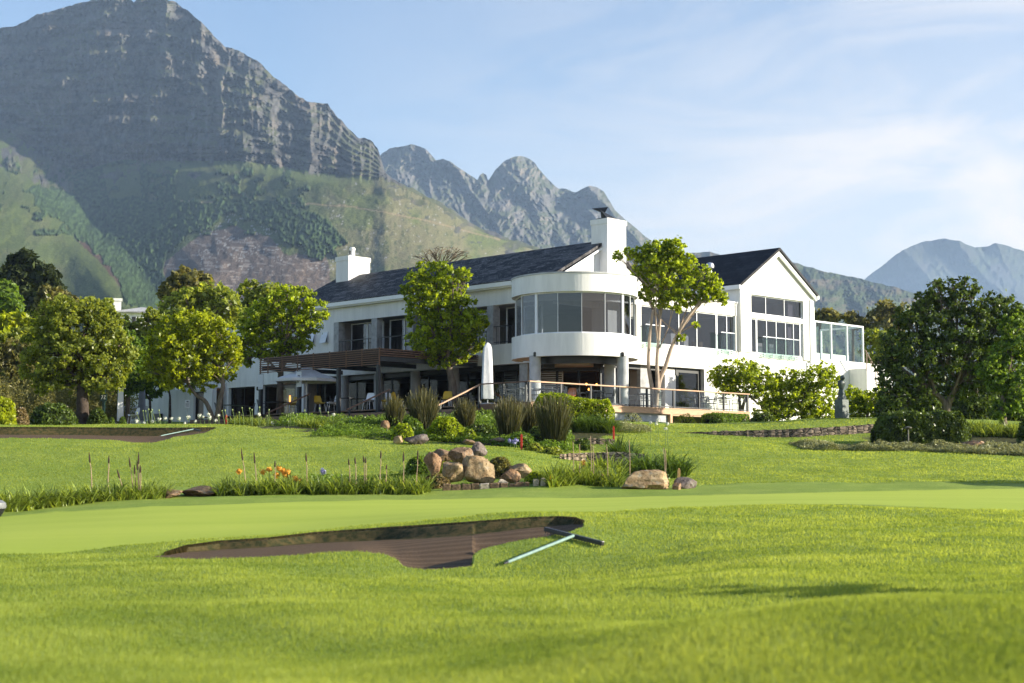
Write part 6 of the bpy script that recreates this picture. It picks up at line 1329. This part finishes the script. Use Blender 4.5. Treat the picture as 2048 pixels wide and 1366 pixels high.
# ---------------------------------------------------------------- boulders, stone walls, edging
def rockmat(name, c1, c2):
    m, nt, N, L = newmat(name); n1_ = noise(nt, 3.0, 6, .65); n2_ = noise(nt, 14, 5, .7)
    c = ramp(nt, n1_, [(.36, c1), (.62, c2)]); c = mix(nt, ramp(nt, n2_, [(.50, 0), (.64, .75)]), c, tuple(x * .38 for x in c1)); c = mix(nt, ramp(nt, noise(nt, 5, 4, .6), [(.58, 0), (.68, .5)]), c, (.30, .30, .26))
    b = N.new('ShaderNodeBsdfPrincipled'); L.new(c, b.inputs['Base Color']); b.inputs['Roughness'].default_value = .9; b.inputs['Specular IOR Level'].default_value = .1
    bp_ = N.new('ShaderNodeBump'); bp_.inputs['Distance'].default_value = .05; L.new(mix(nt, .5, n1_, n2_), bp_.inputs['Height']); L.new(bp_.outputs[0], b.inputs['Normal'])
    o = N.new('ShaderNodeOutputMaterial'); L.new(b.outputs[0], o.inputs[0]); return m
M['rock'] = rockmat('ochre_sandstone', (.24, .155, .08), (.46, .34, .20)); M['rockbrown'] = rockmat('brown_sandstone', (.15, .10, .065), (.32, .215, .135)); M['rockgrey'] = rockmat('grey_rock', (.13, .10, .09), (.22, .18, .155)); M['rockpale'] = rockmat('pale_rock', (.45, .37, .28), (.58, .50, .40)); M['rockred'] = rockmat('reddish_rock', (.22, .125, .07), (.36, .23, .135))
def boulder(lab, px, py, w, h, D, m, seed, rot=0, grp='sandstone boulders of the rock heap', dep=.8, name='boulder', tilt=0):
    k = D / F; c = at(px, py, D); rx, rz = w * k / 2, h * k / 2; n = 28
    th, ph = np.meshgrid(np.linspace(0, 2 * np.pi, n * 2, endpoint=False), np.linspace(0, np.pi, n)); d = np.stack([np.sin(ph) * np.cos(th), np.sin(ph) * np.sin(th), np.cos(ph)], -1)
    r = np.random.default_rng(seed); rad = np.full(d.shape[:2], 1.30)
    for j in range(17):        # flat broken faces
        nn = r.normal(size=3); nn /= np.linalg.norm(nn); o_ = r.uniform(.74, 1.0); dt = (d * nn).sum(-1); rad = np.where(dt > .05, np.minimum(rad, o_ / np.maximum(dt, .05)), rad)
    u_ = np.arctan2(d[..., 1], d[..., 0])
    nz_ = fbm(d[..., 0] * 3 + seed, d[..., 1] * 3 + d[..., 2] * 3.7, 4, seed) - .5; rad = rad * (1 + .22 * nz_) + .05 * (fbm(d[..., 0] * 9 + seed, d[..., 1] * 9 + d[..., 2] * 9.7, 3, seed + 1) - .5)
    V = d * rad[..., None] * np.array([rx, rx * dep, rz]); V = V.reshape(-1, 3)
    ct, st_ = math.cos(tilt), math.sin(tilt); V = V @ np.array([[ct, 0, st_], [0, 1, 0], [-st_, 0, ct]])
    i = np.arange(n * 2 * n).reshape(n, n * 2); j = np.roll(i, -1, 1); Q = np.stack([i[:-1], i[1:], j[1:], j[:-1]], -1).reshape(-1, 4)
    o = mesh_np(name, V, Q, M[m], smooth=True); o.location = c; o.rotation_euler = (0, 0, rot); o.data.set_sharp_from_angle(angle=math.radians(38))
    return tag(o, lab, 'boulder', grp)
for a in (('tallest pale ochre boulder in the centre front of the heap', 956, 941, 58, 62, 46.3, 'rock', 3), ('ochre boulder leaning left of the tallest boulder', 906, 946, 52, 42, 46.2, 'rock', 5, .4), ('brown boulder perched on top of the heap', 924, 914, 44, 34, 47.2, 'rockbrown', 9, .2),
          ('rounded reddish boulder at the left of the heap', 869, 926, 38, 38, 47.0, 'rockred', 12, .7), ('brown slab boulder under the grass tuft', 889, 911, 38, 24, 48.0, 'rockbrown', 14, .3), ('dark pointed boulder at the upper right of the heap', 955, 903, 36, 30, 48.6, 'rockgrey', 21, .5),
          ('reddish boulder low at the right of the heap', 1024, 955, 38, 30, 46.0, 'rockred', 23, .2), ('broad flat boulder at the far right of the heap', 1040, 944, 54, 30, 47.2, 'rock', 27, .1), ('small pale stone on the grass before the heap', 1004, 965, 21, 12, 45.2, 'rockpale', 31)): boulder(*a)
boulder('wide dark topped boulder at the back edge of the green', 1294, 968, 102, 46, 44.6, 'rock', 37, .1, None); boulder('small brown boulder touching the wide boulder', 1354, 976, 20, 20, 44.2, 'rockred', 41, .3, None); boulder('grey brown low boulder right of the wide boulder', 1366, 971, 46, 26, 44.9, 'rockgrey', 43, .2, None)
boulder('small orange rock among the dark strap leaves', 771, 852, 18, 20, 64.5, 'rockred', 47, .1, None); boulder('small round tan rock before the bright shrub', 797, 881, 18, 14, 58.2, 'rock', 51, 0, None); boulder('grey flat rock before the reed tussock', 834, 879, 46, 20, 58.6, 'rockgrey', 53, .1, None); boulder('low brown rock right of the small round shrub', 937, 884, 26, 10, 58.0, 'rockbrown', 57, 0, None); boulder('brown rock at the foot of the dark tussocks', 995, 882, 32, 12, 59.5, 'rockbrown', 59, 0, None)
boulder('low pale brown stone slab lying left of the border gap', 338, 988, 58, 16, 43.2, 'rockbrown', 61, .25, 'rounded stone slabs in the border gap', 1.6, tilt=.2); boulder('rounded dark stone slab lying right of the border gap', 408, 986, 96, 22, 43.9, 'rockbrown', 67, .1, 'rounded stone slabs in the border gap', 1.2)
boulder('weathered upright stone among the strap leaves by the wall', 1201, 957, 24, 30, 45.9, 'rockbrown', 71, .1, None, .6)
boulder('reddish broken stones at the right end of the dark hedge', 1950, 889, 50, 16, 61.5, 'rockred', 73, 0, None)
def stonewall_mat(name, c1, c2):
    m, nt, N, L = newmat(name); tcn = N.new('ShaderNodeTexCoord'); mp = N.new('ShaderNodeMapping'); mp.inputs['Scale'].default_value = (3.2, 3.2, 8.5); L.new(tcn.outputs['Object'], mp.inputs[0])
    vo = N.new('ShaderNodeTexVoronoi'); ve = N.new('ShaderNodeTexVoronoi'); ve.feature = 'DISTANCE_TO_EDGE'
    for v in (vo, ve): v.inputs['Scale'].default_value = 1; v.inputs['Randomness'].default_value = .85; L.new(mp.outputs[0], v.inputs['Vector'])
    sp = N.new('ShaderNodeSeparateColor'); L.new(vo.outputs['Color'], sp.inputs[0])
    n2_ = noise(nt, 12, 4, .7); c = mix(nt, sp.outputs[0], c1, c2); c = mix(nt, 1.0, c, ramp(nt, n2_, [(.3, .6), (.7, 1.35)]), 'MULTIPLY')
    edge = ramp(nt, ve.outputs['Distance'], [(.0, 0), (.12, 1)]); c = mix(nt, edge, (.018, .014, .010), c)
    b = N.new('ShaderNodeBsdfPrincipled'); L.new(c, b.inputs['Base Color']); b.inputs['Roughness'].default_value = .9
    bp_ = N.new('ShaderNodeBump'); bp_.inputs['Distance'].default_value = .05; L.new(mix(nt, .3, edge, n2_), bp_.inputs['Height']); L.new(bp_.outputs[0], b.inputs['Normal'])
    o = N.new('ShaderNodeOutputMaterial'); L.new(b.outputs[0], o.inputs[0]); return m
def drywall(lab, path, m, thick=.45):
    """path: (px, depth, image y of the top, image y of the foot)"""
    P = []
    for i in range(len(path) - 1):
        for t in np.linspace(0, 1, 14, endpoint=False): P.append(tuple(np.array(path[i]) * (1 - t) + np.array(path[i + 1]) * t))
    P.append(path[-1]); org = at(P[0][0], P[0][3], P[0][1]); vs = []; fs = []
    for i, (px, D, yt, yb) in enumerate(P):
        a = at(px, yt, D) - org; b_ = at(px, yb, D) - org; j = random.uniform(-.02, .02)
        vs += [(b_.x, b_.y + j, b_.z - .25), (a.x, a.y + .04 + j, a.z + random.uniform(-.03, .03)), (a.x, a.y + thick, a.z + .0), (b_.x, b_.y + thick, b_.z - .25)]
    for i in range(len(P) - 1): o = i * 4; fs += [(o, o + 4, o + 5, o + 1), (o + 1, o + 5, o + 6, o + 2), (o + 2, o + 6, o + 7, o + 3)]
    fs += [(0, 1, 2, 3), (len(vs) - 4, len(vs) - 1, len(vs) - 2, len(vs) - 3)]
    b = MB(); b._add(vs, fs); o = b.build('stone_wall', m); o.location = org; return tag(o, lab, 'wall', 'dry stone walls')
W1 = stonewall_mat('shaded_dry_stone', (.14, .10, .075), (.30, .23, .17)); W2 = stonewall_mat('tan_dry_stone', (.26, .18, .12), (.46, .35, .25))  # darker copy holds shade in its colour, tan copy is for the lit wall
drywall('long dark dry stone wall curving below the statue lawn', [(1345, 66.4, 866, 870), (1420, 66.2, 863, 876), (1500, 66.1, 860.5, 878), (1600, 66.0, 857.5, 880.5), (1680, 66.2, 853, 882), (1760, 66.6, 847, 884)], W1)
drywall('low tan dry stone wall beside the strap leaf clumps', [(1120, 53.0, 908, 935), (1180, 53.2, 905, 940), (1240, 53.0, 904, 945), (1290, 52.4, 908, 950)], W2)
drywall('short dark stone step below the red stake by the hedge', [(1145, 60.5, 877, 884), (1230, 60.6, 878, 890)], W1)
for i, (px, w, h, dy) in enumerate(((893,18,18,0),(912,20,17,0),(932,20,18,1),(951,17,19,0),(970,21,19,-1),(990,21,20,0),(1008,17,20,-1),(1025,17,19,0),(1040,18,22,-2),(1052,11,22,-2),(1072,13,28,-4),(1086,12,30,-5))):
    D = 44.8; k = D / F; p = at(px, 986, D); b = MB(); b.box(-w * k / 2 + .006, w * k / 2 - .006, -.09, .12, -.12, h * k + .0)
    o = b.build('edging_stone', M['rockpale' if i in (4, 10, 11) else 'rockbrown'], None, bevel=.03); o.location = p; o.rotation_euler = (random.uniform(-.06, .06), random.uniform(-.09, .09), random.uniform(-.15, .15))
    tag(o, f'upright split stone of the edging below the rock heap, {ords[i]} from the left', 'edging stone', 'upright edging stones at the green')
# tall thin plants and roses along the deck foundation
dome('rose_bush', 'sparse pale rose bush in front of the concrete deck wall', 1265, 840, 44, 22, 74, 'grey', 500, .07, inner=False); dome('rose_bush', 'sparse rose bush before the open dark space under the deck', 1372, 840, 50, 24, 78, 'pale', 500, .07, inner=False)
# red brown shrubs far left behind, and low garden wall steps
b = MB(); b.box(-1.2, .9, 0, .4, -.1, .55); b.box(-1.2, .9, .5, .9, .4, 1.25); p = on_ground(258, 96); o = b.build('garden_wall', M['greywall']); o.location = p; tag(o, 'stepped grey garden wall behind the pale closed parasol', 'wall')
